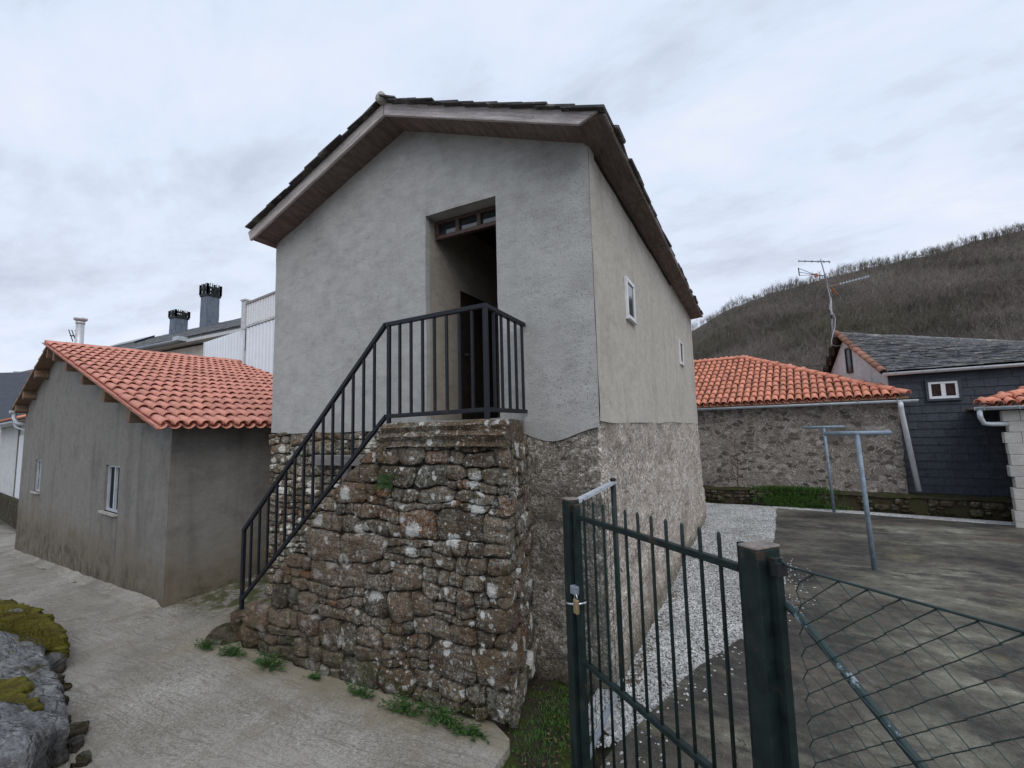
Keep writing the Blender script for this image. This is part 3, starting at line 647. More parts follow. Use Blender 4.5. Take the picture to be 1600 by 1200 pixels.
    for _ in range(170):    # strays on the slab and by the gate
        y = 3.0+6*r.random(); x = xb(y)+abs(r.normal(0, 0.16)); pts.append((x, y, 0.026))
    base = np.array([(1, 0, 0), (-1, 0, 0), (0, 1, 0), (0, -1, 0), (0, 0, 1), (0, 0, -1)], float)
    tri = np.array([(0, 2, 4), (2, 1, 4), (1, 3, 4), (3, 0, 4), (2, 0, 5), (1, 2, 5), (3, 1, 5), (0, 3, 5)])
    N = len(pts); P = np.array(pts); ang = r.random(N)*6.283; s = r.uniform(0.007, 0.017, N)
    b = base[None]*np.stack([s*r.uniform(.8, 1.5, N), s, s*r.uniform(.5, .9, N)], 1)[:, None, :]*r.uniform(0.75, 1.25, (N, 6, 1))
    b[:, :, 0], b[:, :, 1] = b[:, :, 0]*np.cos(ang)[:, None]-b[:, :, 1]*np.sin(ang)[:, None], b[:, :, 0]*np.sin(ang)[:, None]+b[:, :, 1]*np.cos(ang)[:, None]
    vs = (b+P[:, None, :]).reshape(-1, 3); fs = (tri[None]+(np.arange(N)*6)[:, None, None]).reshape(-1, 3)
    me = bpy.data.meshes.new('gravel'); me.from_pydata(vs.tolist(), [], fs.tolist()); me.materials.append(MAT['gravel_stone']); me.update()
    o = bpy.data.objects.new('gravel', me); COL.objects.link(o)
    props(o, 'loose pale grey gravel chippings along the side of the grey house', 'gravel', None, 'stuff')
make_ground()
# ================================================================== the grey house
HX0, HX1, HY0, HY1 = -5.90, -1.25, 4.12, 12.4
RX, RZ, RK = -3.55, 6.03, 0.40                  # ridge x, height of the roof edge there, pitch
def roof_z(x): return RZ-RK*abs(x-RX)
def make_house():
    h = thing('stone_house', (-3.57, 8.2, 0), 'tall grey rendered house on a rubble stone base with an open upstairs doorway', 'house')
    DX0, DX1, DZ0, DZ1 = -3.23, -2.29, 2.34, 4.72
    def bot(x): return 2.245+0.012*nz((x, 0, 0), 2.2, 8)+0.045*max(0, nz((x, 0, 0), 1.4, 4))*(1 if x < -3.2 else 0.4)-(0.16*math.exp(-((x+1.72)/0.33)**2) if x > -2.3 else 0)
    def fy(x, z): return HY0+0.014*fbm((x, z, 0), 0.9, 3)+0.004*nz((x, z, 0), 6, 2)
    w_ = MB()
    def g(xs, zb, zt, n): w_.grid(lambda x, t: (x, fy(x, zb(x)+(zt(x)-zb(x))*t), zb(x)+(zt(x)-zb(x))*t), xs, lin(0, 1, n))
    top = lambda x: roof_z(x)-0.08
    xl = sorted(steps(HX0, DX0, 0.09)); xr = steps(DX1, HX1, 0.08)
    g(xl, bot, top, 40); g(xr, bot, top, 40); xm = steps(DX0, DX1, 0.09)
    g(xm, lambda x: DZ1+0.004*nz((x, 1, 1), 4), top, 14); g(xm, bot, lambda x: DZ0, 3)
    # lower lip of the render, the reveal of the doorway and a closing back face
    for xs in (xl+[], xr+[]):
        a = [(x, fy(x, bot(x)), bot(x)) for x in xs]; b = [(x, HY0+0.06, bot(x)+0.005) for x in xs]; n = len(a); w_.add(a+b, [(i, i+1, n+i+1, n+i) for i in range(n-1)])
    for X in (DX0, DX1):
        zs = lin(DZ0, DZ1, 26); a = [(X, fy(X, z), z) for z in zs]; b = [(X+0.003*nz((X, z, 0), 5), HY0+(0.075 if X == DX0 else 0.34), z) for z in zs]; n = len(a)
        w_.add(a+b, [(i, i+1, n+i+1, n+i) for i in range(n-1)])
    w_.add([(DX0, HY0, DZ1), (DX1, HY0, DZ1), (DX1, HY0+0.34, DZ1), (DX0, HY0+0.34, DZ1)], [(0, 1, 2, 3)])
    w_.add([(DX0, HY0, DZ0), (DX1, HY0, DZ0), (DX1, HY0+0.34, DZ0), (DX0, HY0+0.34, DZ0)], [(0, 1, 2, 3)])
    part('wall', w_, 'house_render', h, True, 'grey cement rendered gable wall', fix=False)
    # side wall, back wall, hidden left wall
    s = MB(); s.grid(lambda y, t: (HX1+0.012*fbm((y, t*3, 5), 0.8, 6), y, 2.27+0.03*nz((y, 0, 0), 1.3, 2)+(4.99-2.27)*t), steps(HY0, HY1, 0.14), lin(0, 1, 24))
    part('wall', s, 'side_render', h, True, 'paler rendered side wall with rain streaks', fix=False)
    b = MB(); P = [(HX0, HY1, -0.3), (HX1, HY1, -0.3), (HX1, HY1, roof_z(HX1)-0.08), (RX, HY1, RZ-0.08), (HX0, HY1, roof_z(HX0)-0.08)]; b.prism(P, (0, -0.3, 0))
    part('back_wall', b, 'side_render', h)
    b = MB(); b.box(((HX0+0.15), (HY0+HY1)/2, 2.45), (0.30, HY1-HY0-0.5, 5.2)); part('far_side_wall', b, 'side_render', h)
    # hairline step between the two coats of render near the foot
    # ---- rough mortared rubble base: wraps the corner, swells towards the ground
    def rub(sv, t):
        z = -0.12+2.44*t; fl = 0.075*(1-t)**1.5
        d = 0.030*fbm((sv, z*1.3, 0), 1.7, 3)+0.022*fbm((sv*1.0, z*1.5, 0), 5.5, 4)+0.010*nz((sv, z, 0), 16, 5)
        d -= 0.05*max(0, nz((sv*0.8, z*2.6, 2), 2.2, 9)-0.25)
        if t > 0.9: d *= 1-(t-0.9)/0.1*0.8
        d -= (0.02 if sv < 0.1 else 0.007)*smooth(0.90, 0.96, t)
        if sv < -0.10: return (HX1+sv-0.0, HY0+0.006-fl-d, z)
        if sv > 0.10: return (HX1+fl+d, HY0+sv, z)
        a = (sv+0.10)/0.20*math.pi/2; rr = 0.10
        cx, cy = HX1-rr, HY0+0.006+rr; o = rr+fl+d
        return (cx+math.sin(a)*o, cy-math.cos(a)*o, z)
    m1 = MB(); m1.grid(rub, steps(-1.45, 0.0, 0.03), lin(0, 1, 78)); part('base_wall', m1, 'mortared_rubble', h, True, 'rough mortared rubble at the foot of the gable', fix=False)
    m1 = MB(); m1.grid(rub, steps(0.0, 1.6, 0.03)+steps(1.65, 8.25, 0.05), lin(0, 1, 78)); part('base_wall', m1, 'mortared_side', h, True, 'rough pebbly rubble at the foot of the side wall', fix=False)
    # ---- exposed stones left of the stair
    def keep(u, v): return v > (u-0.95)*0.97-0.35 and u < 3.15
    rc = pack(3.3, 2.30, (0.12, 0.26), (0.3, 0.8), 0.07, 21, keep)
    def place(u, v, d): return (HX0-0.05+u-(0.03*nz((v, 0, 0), 3, 3) if u < 0.2 else 0), HY0+0.035-d, v-0.04)
    core = MB(); core.box(((HX0-3.1)/2+0.02, HY0+0.24, 1.05), (2.9, 0.36, 2.36)); part('rubble_core', core, 'mortar', h)
    stones(h, rc, place, 'house_stone', 31, 0.05, 0.005, (0.01, 0.04), 0.10, 14)
    # timber lintel and post of the blocked low doorway behind the stair
    t = MB(); t.box((-4.32, HY0-0.03, 1.90), (1.25, 0.10, 0.13)); bevel(part('wooden_lintel', t, 'grey_wood', h), 0.008)
    t = MB(); t.box((-3.96, 3.66, 1.50), (0.085, 0.05, 0.75)); part('wooden_jamb', t, 'grey_wood', h)
    # ---- room behind the doorway
    i = MB()
    LX = -3.232
    i.add([(LX, HY0+.07, 2.34), (LX, 4.83, 2.34), (LX, 4.83, 4.9), (LX, HY0+.07, 4.9)], [(0, 1, 2, 3)])
    i.add([(LX, 4.83, 4.02), (LX, 5.75, 4.02), (LX, 5.75, 4.9), (LX, 4.83, 4.9)], [(0, 1, 2, 3)])
    i.add([(LX, 5.75, 2.34), (LX, 9.0, 2.34), (LX, 9.0, 4.9), (LX, 5.75, 4.9)], [(0, 1, 2, 3)])
    i.add([(LX, 9, 2.34), (HX1-0.3, 9, 2.34), (HX1-0.3, 9, 4.9), (LX, 9, 4.9)], [(0, 1, 2, 3)])
    i.add([(HX1-0.3, 4.40, 2.34), (HX1-0.3, 9, 2.34), (HX1-0.3, 9, 4.9), (HX1-0.3, 4.40, 4.9)], [(0, 1, 2, 3)])
    i.add([(DX1-0.02, 4.42, 2.34), (HX1-0.3, 4.42, 2.34), (HX1-0.3, 4.42, 4.9), (DX1-0.02, 4.42, 4.9)], [(0, 1, 2, 3)])
    part('interior_wall', i, 'room_render', h, fix=False, label='beige plastered inside wall seen through the doorway')
    i = MB(); i.box(((LX+HX1-0.3)/2, 6.7, 2.30), (2.2, 4.7, 0.08)); part('floor', i, 'dark_wood', h)
    i = MB(); i.box(((LX+HX1-0.3)/2, 6.7, 4.93), (2.3, 4.8, 0.06)); part('ceiling', i, 'dark_wood', h)
    i = MB(); i.box((LX-0.05, 5.29, 3.17), (0.05, 0.98, 1.74)); d = part('interior_door', i, 'dark_wood', h, label='dark inner door at the end of the beige wall')
    k = MB(); k.tube([(LX-0.02, 4.95, 3.2), (LX+0.03, 4.95, 3.2), (LX+0.03, 5.05, 3.2)], 0.008, 6); part('handle', k, 'chrome', d)
    # ---- transom light over the doorway
    f = MB(); y = HY0+0.20
    z0, z1 = 4.515, DZ1-0.004
    f.box(((DX0+DX1)/2, y, z0), (DX1-DX0-0.03, 0.06, 0.05)); f.box(((DX0+DX1)/2, y, z1-0.02), (DX1-DX0-0.03, 0.06, 0.035))
    xs = lin(DX0+0.03, DX1-0.03, 4)
    for k, x in enumerate(xs): f.box((x, y-0.002, (z0+z1)/2), (0.05 if k in (1, 2) else 0.045, 0.052, z1-z0-0.05))
    fr = part('transom_frame', f, 'brown_frame', h); bevel(fr, 0.005)
    for a, b2 in zip(xs, xs[1:]):
        q = MB(); q.box(((a+b2)/2, y+0.012, (z0+z1)/2+0.005), (b2-a-0.05, 0.006, z1-z0-0.06)); part('pane', q, 'glass', fr)
    f = MB()
    for x in (DX1-0.03,): f.box((x, y+0.02, (2.36+z0)/2-0.012), (0.045, 0.05, z0-2.36-0.03))
    part('door_frame', f, 'brown_frame', h)
    # ---- two small flush windows in the side wall
    for (y0, y1, a, c) in ((5.35, 5.76, 3.50, 4.0), (9.76, 10.24, 3.48, 3.97)):
        X = HX1+0.014; f = MB(); e = 0.05; t_ = 0.035
        f.box((X, (y0+y1)/2, a+e/2), (t_, y1-y0, e)); f.box((X, (y0+y1)/2, c-e/2), (t_, y1-y0, e))
        f.box((X, y0+e/2, (a+c)/2), (t_, e, c-a-2*e)); f.box((X, y1-e/2, (a+c)/2), (t_, e, c-a-2*e))
        wd = part('window', f, 'white_frame', h, label='small white framed window in the side wall, %s' % ('nearer the front' if y0 < 7 else 'farther back')); bevel(wd, 0.004)
        q = MB(); q.box((X-0.002, (y0+y1)/2, (a+c)/2), (0.012, y1-y0-2*e, c-a-2*e)); part('pane', q, 'glass', wd)
        q = MB(); q.box((X+0.01, (y0+y1)/2, a-0.008), (0.05, y1-y0+0.02, 0.014)); part('sill', q, 'white_frame', wd)
    # ---- roof timbers
    YF = 3.77; bw = 0.150
    def brd(x0, x1, cut0=0, cut1=0):
        m = MB(); m.prism([(x0+cut0, YF, roof_z(x0+cut0)-bw), (x1-cut1, YF, roof_z(x1-cut1)-bw), (x1, YF, roof_z(x1)), (x0, YF, roof_z(x0))], (0, 0.035, 0)); return m
    bevel(part('fascia_board', brd(-6.03, RX-0.004, 0.05), 'fascia_left', h), 0.004); bevel(part('fascia_board', brd(RX+0.004, -1.02, 0, 0.20), 'fascia_right', h), 0.004)
    def soff(x0, x1):
        m = MB(); P = [(x0, YF+0.037, roof_z(x0)-bw+0.012), (x1, YF+0.037, roof_z(x1)-bw+0.012), (x1, HY0+0.03, roof_z(x1)-bw+0.012), (x0, HY0+0.03, roof_z(x0)-bw+0.012)]
        return m.prism(P, (0, 0, 0.03))
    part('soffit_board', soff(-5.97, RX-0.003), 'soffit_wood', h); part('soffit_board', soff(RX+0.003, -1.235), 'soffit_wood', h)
    ys = [3.80, 5.55, 7.15, 8.9, 10.7, 12.52]; r = random.Random(4)
    for a, b2 in zip(ys, ys[1:]):
        m = MB(); dz = r.uniform(-0.0015, 0.0015); m.prism([(HX1-0.02, a+0.004, 4.955+dz), (-1.0, a+0.004, 4.985+dz*3), (-1.0, b2-0.004, 4.985-dz*3), (HX1-0.02, b2-0.004, 4.955-dz)], (0, 0, 0.028))
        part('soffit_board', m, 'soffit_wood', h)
        m = MB(); m.box((-0.985+r.uniform(-.003, .003), (a+b2)/2, 5.0+dz), (0.022, b2-a-0.006, 0.06)); part('eave_board', m, 'fascia_wood', h)
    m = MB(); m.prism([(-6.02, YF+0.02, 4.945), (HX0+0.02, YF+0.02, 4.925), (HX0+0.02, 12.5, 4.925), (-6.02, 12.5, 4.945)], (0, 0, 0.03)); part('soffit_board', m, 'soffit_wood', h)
    m = MB()
    for sx in (-1, 1):
        x1 = RX+sx*(2.52 if sx > 0 else 2.48)
        m.prism([(RX, YF+0.04, RZ-0.03), (x1, YF+0.04, roof_z(x1)-0.03), (x1, YF+0.04, roof_z(x1)-0.005), (RX, YF+0.04, RZ-0.005)], (0, 12.5-YF-0.04, 0))
    part('roof_deck', m, 'soffit_wood', h)
    # ---- slates: the ones on the verges and the eave singly, the rest joined
    rest = MB(); r = random.Random(9); L = math.sqrt(1+RK*RK)
    for sx in (-1, 1):
        dn = V3((sx/L, 0, -RK/L)); nr = V3((sx*RK/L, 0, 1/L)); rows = 10; ln = (2.55 if sx > 0 else 2.50)*L/rows
        for j in range(rows):
            y = 3.70+r.uniform(-0.03, 0.02); i = 0
            while y < 12.55:
                wdt = r.uniform(0.22, 0.48); ex = r.uniform(-0.035, 0.035) if j else (r.uniform(0.0, 0.065) if sx > 0 else r.uniform(-0.09, -0.03))
                low = V3((RX, 0, RZ-0.012-(0.022*(rows-j)/rows if sx > 0 else 0)))+dn*((rows-j)*ln+ex); th = r.uniform(0.010, 0.020); lift = 0.020+r.uniform(0, 0.009)
                if j == 0 and sx > 0: th += r.uniform(0.003, 0.009)
                a = low+nr*lift; b2 = low-dn*(ln*1.55)+nr*(lift-0.022)
                if j == rows-1: b2 = V3((RX+sx*0.004, 0, RZ+0.03))
                yy0, yy1 = y+0.004, min(y+wdt-0.004, 12.58)
                mb = MB(); jz = [r.uniform(-0.012, 0.012) for _ in range(4)]
                bt = [V3((a.x+sx*jz[0], yy0, a.z)), V3((a.x+sx*jz[1], yy1, a.z)), V3((b2.x, yy1, b2.z)), V3((b2.x, yy0, b2.z))]
                if sx < 0: bt = [bt[1], bt[0], bt[3], bt[2]]
                mb.hexa(bt+[p+nr*th for p in bt])
                if i == 0 or (j == 0 and sx > 0): part('roof_slate', mb, 'roof_slate', h)
                else: rest.add(mb.v, mb.f)
                y += wdt; i += 1
    part('slates_beyond', rest, 'roof_slate', h, kind='stuff')
    for k in range(16):
        m = MB(); y0 = 3.70+k*0.555; m.tube([(RX, y0, RZ+0.030+r.uniform(-.01, .01)), (RX, y0+0.55, RZ+0.03)], [0.065, 0.06], 10); part('ridge_stone', m, 'mortar_pale' if k == 0 else 'roof_slate', h, True)
make_house()

# ================================================================== stone stair
SX0, SX1, SY0 = -4.98, -1.72, 3.19
def stair_top(x):          # outline of the stair's outer face
    if x >= -3.0: return 2.30
    return 2.30-0.985*(-3.0-x)
def make_stair():
    s = thing('stone_stair', (-3.4, 3.65, 0), 'lichen-covered rubble stone stair climbing to the open upstairs doorway', 'stair')
    # mortar core with the flight cut into its top
    def right_y(y): return SX1-0.06-(y-SY0)/(HY0-SY0)*0.26
    m = MB(); prof = [(SX1-0.10, -0.1), (SX1-0.10, 2.20), (-3.0, 2.20)]
    n = 12
    for k in range(1, n):
        x = -3.0-(k)*2.0/n; z = 2.20-k*2.2/n
        prof += [(x+2.0/n, z+0.0), (x, z)]
    prof += [(SX0+0.06, 0.12), (SX0+0.06, -0.1)]
    P = [(x, SY0+0.04+0.036*max(0, z), z) for x, z in prof]; nP = len(P)
    Q = [((x if x < SX1-0.11 else SX1-0.36), HY0+0.02, z) for x, z in prof]
    m.add(P+Q, [tuple(reversed(range(nP))), tuple(range(nP, 2*nP))]+[(i, (i+1) % nP, nP+(i+1) % nP, nP+i) for i in range(nP)])
    part('core', m, 'mortar', s)
    for k in range(1, n):
        x = -3.0-k*2.0/n; z = 2.20-k*2.2/n
        t = MB(); t.box((x+1.0/n, (SY0+HY0)/2+0.03, z+0.022), (2.0/n+0.03, HY0-SY0-0.05, 0.05)); o = part('step', t, 'stair_stone', s); bevel(o, 0.012)
    # outer face
    W_, H_ = SX1-SX0, 2.10
    def keep(u, v): return v < min(2.07, stair_top(SX0+u)-0.015) and u < W_
    rc = pack(W_, H_, (0.17, 0.31), (0.28, 0.75), 0.072, 64, keep)
    def place(u, v, d):
        x = SX0+u; return (x-(0.02*v if x > -2.2 else 0), SY0+0.035*v-d, v+0.002)
    def clip(u, v):
        u = min(u, W_+0.01+0.02*nz((0, v, 0), 5, 3)); return (u, min(v, stair_top(SX0+u)-0.0))
    stones(s, rc, place, 'stair_stone', 5, 0.07, 0.003, (0.002, 0.020), 0.06, 16, clip=clip)
    # inner return towards the house wall
    def keep2(u, v): return v < 2.08
    rc = pack(0.96, 2.1, (0.2, 0.36), (0.25, 0.6), 0.08, 8, keep2)
    def place2(u, v, d):
        k = u/0.93; ln = math.hypot(0.26, 0.93); nx, ny = 0.93/ln, 0.26/ln
        return (SX1-0.005-0.26*k-0.02*v+nx*d, SY0+0.04+0.93*k+ny*d*0.3, v)
    stones(s, rc, place2, 'stair_stone', 15, 0.05, 0.003, (0.004, 0.03), 0.06, 12)
    # long top slab of split stone, and its two lesser neighbours
    def slab(x0, x1, y0, y1, z0, z1, seed, skew=0.0):
        m = MB(); nx = max(4, int((x1-x0)/0.03)); us, vs_ = lin(0, 1, nx), lin(0, 1, 7)
        prof = [(0, 0), (0.0, 0.22), (-0.03, 0.42), (0.0, 0.6), (-0.018, 0.8), (0.02, 0.97), (0.10, 1.0)]
        def F(u, t):
            k = int(round(t*6)); dy, dz = prof[k]; x = x0+(x1-x0)*u; e = 0.03*nz((x*0.7, dz*3, seed), 5, seed)+0.026*nz((x, dz*9, seed), 9, seed)+0.012*nz((x, dz*6, seed), 22, seed)
            return (x, y0+dy+e, z0+(z1-z0)*dz+0.012*nz((x, 2, dz), 4, seed))
        m.grid(F, us, vs_); a = [F(u, 1) for u in us]; b = [(x0+(p[0]-x0)*(x1-skew-x0)/(x1-x0), y1, z1) for p in a]; nn = len(a); m.add(a+b, [(i, i+1, nn+i+1, nn+i) for i in range(nn-1)])
        e1 = [F(1, t) for t in vs_]; m.add(e1+[(x1-skew, y1, z1), (x1-skew, y1, z0)], [tuple(range(len(e1)+2))])
        e1 = [F(0, t) for t in vs_]; m.add(e1+[(x0, y1, z1), (x0, y1, z0)], [tuple(reversed(range(len(e1)+2)))])
        a = [F(u, 0) for u in us]; b = [(x0+(p[0]-x0)*(x1-skew-x0)/(x1-x0), y1, z0) for p in a]; m.add(a+b, [(i+1, i, nn+i, nn+i+1) for i in range(nn-1)])
        return m
    part('landing_slab', slab(-3.03, -1.745, SY0+0.02, HY0-0.01, 2.085, 2.305, 2, 0.28), 'stair_stone', s, False, 'long layered slab forming the landing')
    # footing under the first newel, and a rounded boulder at the bottom corner
    m = MB(); m.box((-5.20, 3.33, 0.13), (0.16, 0.17, 0.34)); bevel(part('newel_block', m, 'wall_stone', s), 0.02)
    m = MB(); us, vs_ = lin(0, 2*math.pi, 15), lin(0, math.pi/2, 6)
    m.grid(lambda a, b: (-5.36+math.cos(a)*math.cos(b)*0.24*(1+0.15*nz((math.cos(a), math.sin(a), b), 2)), 3.28+math.sin(a)*math.cos(b)*0.2, -0.02+0.16*math.sin(b)), us, vs_); part('corner_boulder', m, 'wall_stone', s, True)
make_stair()

# ================================================================== railing
def make_railing():
    YR = 3.345
    q = thing('stair_railing', (-3.4, YR, 0.3), 'black painted iron railing with square bars up the stone stair and round its landing', 'railing')
    A0, A1 = V3((-5.235, YR, 1.155)), V3((-3.115, YR, 3.262)); B1 = V3((-1.985, YR, 3.285)); C1 = V3((-1.985, HY0-0.03, 3.262))
    a0, a1 = V3((-5.235, YR, 0.395)), V3((-3.105, YR, 2.372)); b1 = V3((-1.985, YR, 2.388)); c1 = V3((-1.985, HY0-0.03, 2.392))
    t = 0.036
    for p, r in ((A0, A1), (A1, B1), (B1, C1)): m = MB(); d = (r-p).normalized(); m.bar(p-d*0.012, r+d*0.012, 0.042, 0.040); bevel(part('top_rail', m, 'iron_black', q), 0.004)
    for p, r in ((a0, a1), (a1, b1), (b1, c1)): m = MB(); d = (r-p).normalized(); m.bar(p-d*0.010, r+d*0.010, t, 0.038); bevel(part('bottom_rail', m, 'iron_black', q), 0.004)
    def post(p, r, w_=0.038): m = MB(); m.bar(p, r, w_, w_, V3((0, 1, 0))); bevel(part('post', m, 'iron_black', q), 0.003)
    post((-5.225, YR, 0.27), (-5.225, YR, 1.15)); post((-3.07, YR, 2.26), (-3.07, YR, 3.25), 0.034); post((-1.985, YR, 2.29), (-1.985, YR, 3.27))
    def bal(x, y, z0, z1): m = MB(); m.bar((x, y, z0), (x, y, z1), 0.022, 0.022, V3((0, 1, 0))); part('baluster', m, 'iron_black', q)
    n = 15
    for k in range(1, n):
        f = k/n; x = A0.x+(A1.x-A0.x)*f; bal(x, YR, a0.z+(a1.z-a0.z)*f+0.01, A0.z+(A1.z-A0.z)*f-0.01)
    for k in range(1, 8):
        f = k/8; x = -3.07+(1.085)*f; bal(x, YR, 2.375, 3.27)
    for k in range(1, 6):
        f = k/5.3; y = YR+(HY0-0.03-YR)*f; bal(-1.985, y, 2.39, 3.26)
make_railing()
# ================================================================== the tiled shed on the left
SO = V3((-7.068, 3.459, 0)); SU = V3((-0.988, 0.154, 0)).normalized(); SV = V3((0.154, 0.988, 0)).normalized()
def SW(s, v, z): return SO+SU*s+SV*v+UP*z
def make_shed():
    h = thing('tiled_shed', SW(5.5, 1.8, 0), 'low grey rendered shed with salmon clay tile roof and two slit windows', 'shed')
    SR, ZR, SE, ZE = 7.25, 4.40, -0.42, 2.30            # ridge and right eave (top of boarding)
    SL, ZL = 11.55, 3.14; VF, VB = -0.27, 3.75
    def rz(s): return ZE+(ZR-ZE)*(s-SE)/(SR-SE) if s <= SR else ZR+(ZL-ZR)*(s-SR)/(SL-SR)
    w_ = MB()
    wins = [(2.26, 3.06, 1.02, 1.80), (8.62, 9.40, 1.0, 1.79)]
    xs = sorted(set([round(k, 3) for k in steps(0, 11.4, 0.15)]+[2.26, 3.06, 8.62, 9.40])); 
    def g(xs, zb, zt, n): w_.grid(lambda s, t: SW(s, 0.0025*fbm((s, t*3, 0), 0.8, 8), zb(s)+(zt(s)-zb(s))*t), xs, lin(0, 1, n))
    top = lambda s: rz(s)-0.02; lo = lambda s: -1.4
    rng_ = [(0, 2.26), (3.06, 8.62), (9.40, 11.4)]
    for a, b in rng_: g([s for s in xs if a <= s <= b], lo, top, 36)
    for (a, b, z0, z1) in wins:
        c = [s for s in xs if a <= s <= b]; g(c, lo, lambda s: z0, 16); g(c, lambda s: z1, top, 14)
        for (p, q) in (((a, z0), (b, z0)), ((b, z0), (b, z1)), ((b, z1), (a, z1)), ((a, z1), (a, z0))):
            w_.add([SW(p[0], 0, p[1]), SW(q[0], 0, q[1]), SW(q[0], 0.13, q[1]), SW(p[0], 0.13, p[1])], [(0, 1, 2, 3)])
    part('wall', w_, 'shed_render', h, True, 'streaky grey gable wall', fix=False)
    w_ = MB(); w_.grid(lambda v, t: SW(0.0+0.012*fbm((v, t*2, 4), 1.2, 2), v, -1.0+t*3.4), steps(0, 3.6, 0.12), lin(0, 1, 30)); part('wall', w_, 'shed_render', h, True, 'mossy side wall under the eave', fix=False)
    b = MB(); b.prism([SW(0.1, 3.6, -1), SW(11.3, 3.6, -1), SW(11.3, 3.6, rz(11.3)-0.05), SW(SR, 3.6, ZR-0.05), SW(0.1, 3.6, rz(0.1)-0.05)], SV*0.2); part('back_wall', b, 'shed_render', h)
    b = MB(); b.prism([SW(11.2, 0.05, -1), SW(11.4, 0.05, -1), SW(11.4, 0.05, 3.1), SW(11.2, 0.05, 3.1)], SV*3.5); part('far_side_wall', b, 'shed_render', h)
    for (a, b2, z0, z1) in wins:
        f = MB(); e = 0.038; vv = 0.06
        M = Matrix((( -SU.x, SV.x, 0), (-SU.y, SV.y, 0), (0, 0, 1)))
        def bx(s, z, ws, wz, d=0.05, v=vv): f.box(SW(s, v, z), (ws, d, wz), M)
        bx((a+b2)/2, z0+e/2, b2-a, e); bx((a+b2)/2, z1-e/2, b2-a, e); bx(a+e/2, (z0+z1)/2, e, z1-z0-2*e); bx(b2-e/2, (z0+z1)/2, e, z1-z0-2*e); bx((a+b2)/2-0.02, (z0+z1)/2, 0.05, z1-z0-2*e, 0.055)
        wd = part('window', f, 'pale_metal', h, label='slit window with white frame, %s' % ('nearer the corner' if a < 5 else 'farther down the lane'))
        f = MB(); bx((a+b2)/2, (z0+z1)/2, b2-a-2*e, z1-z0-2*e, 0.01, vv+0.015); part('pane', f, 'window_dark', wd)
        f = MB(); bx((a+b2)/2, z0-0.015, b2-a+0.08, 0.03, 0.12, 0.0); part('sill', f, 'mortar_pale', wd)
    m = MB(); r = random.Random(3); us = steps(0.0, 11.4, 0.06); rows_ = []
    for q, (vo, dz) in enumerate(((0.004, 0.075), (-0.03, 0.035), (-0.10, 0.014), (-0.17, 0.004), (-0.20, -0.02))):
        rows_.append([])
        for s in us:
            wob = 0.5+0.5*nz((s, q, 0), 1.9, 4)+0.3*nz((s, q, 1), 8, 2); p = SW(s-0.02, vo*(0.4+wob), 0); rows_[-1].append((p.x, p.y, lane_z(p.x, p.y)+dz*(0.5+wob*.8)*smooth(-0.02, 0.35, s)+0.010*smooth(-0.02, 0.35, s)-0.012*(1-smooth(-0.02, 0.35, s))))
    m.add([p for rw in rows_ for p in rw], [(q*len(us)+i, q*len(us)+i+1, (q+1)*len(us)+i+1, (q+1)*len(us)+i) for q in range(4) for i in range(len(us)-1)]); part('cement_fillet', m, 'lane_concrete', h, True, fix=False)
    # boarding under the tiles, purlins carried through the gable
    d = MB(); d.prism([SW(SE+.3, VF, rz(SE+.3)), SW(SR, VF, ZR), SW(SR, VF, ZR+0.035), SW(SE+.3, VF, rz(SE+.3)+0.035)], SV*(VB-VF)); part('roof_boarding', d, 'beam_wood', h)
    d = MB(); d.prism([SW(SR, VF, ZR), SW(SL, VF, ZL), SW(SL, VF, ZL+0.035), SW(SR, VF, ZR+0.035)], SV*(VB-VF)); part('roof_boarding', d, 'beam_wood', h)
    for s in (0.98, 2.36, 3.88, 5.28, 6.55, 8.6, 10.05, 11.1):
        m = MB(); z = rz(s)-0.105; sl = 0.27 if s < SR else -0.29
        M = Matrix(((-SU.x, SV.x, 0), (-SU.y, SV.y, 0), (0, 0, 1))) @ Matrix.Rotation(math.atan(sl) if s < SR else math.atan(sl), 3, 'Y')
        m.box(SW(s, 0.02, z), (0.17, 0.54, 0.20), M); bevel(part('purlin', m, 'beam_wood', h), 0.008)
    m = MB(); m.box(SW(SR, 0.0, ZR-0.15), (0.12, 0.5, 0.2), Matrix(((-SU.x, SV.x, 0), (-SU.y, SV.y, 0), (0, 0, 1)))); part('ridge_beam', m, 'beam_wood', h)
    # tiles
    mes = [barrel_mesh('shed_barrel', 0.070, 0.058, 0.54, 0.013, 'shed_tile'), barrel_mesh('shed_barrel', 0.072, 0.060, 0.53, 0.014, 'shed_tile')]
    upv = (SU*(SR-SE)+UP*(ZR-ZE)).normalized(); LN = math.hypot(SR-SE, ZR-ZE); nr = 17; rl = LN/nr
    P0 = SW(SE-0.03, VF-0.01, ZE+0.045); pitch = 0.153; nc = int((VB-VF)/pitch)
    tile_field(h, P0, SV, upv, pitch, rl, nc, nr, lambda u, v: True, mes, 'shed_tile', 300, 0.007, 0.030)
    channels(h, P0-upv*0.02, SV, upv, pitch, rl, nc, nr, lambda u, v: True, 'shed_tile', 0.074)
    m = MB(); m.prism([SW(SE-0.03, VF-0.03, rz(SE)+0.03), SW(SR, VF-0.03, ZR+0.03), SW(SR, VF-0.03, ZR+0.062), SW(SE-0.03, VF-0.03, rz(SE)+0.062)], SV*0.05); part('verge_strip', m, 'shed_tile', h)
    # far slope, seen along its edge
    upl = (SU*(SR-SL)+UP*(ZR-ZL)).normalized(); m = MB()
    for k in range(24):
        v = VF+0.08+k*0.168
        for j in range(9):
            a = SW(SL+0.06, v, ZL+0.05)+upl*(j*0.5); m.tube([a+UP*0.045, a+upl*0.52+UP*0.02], [0.07, 0.06], 7)
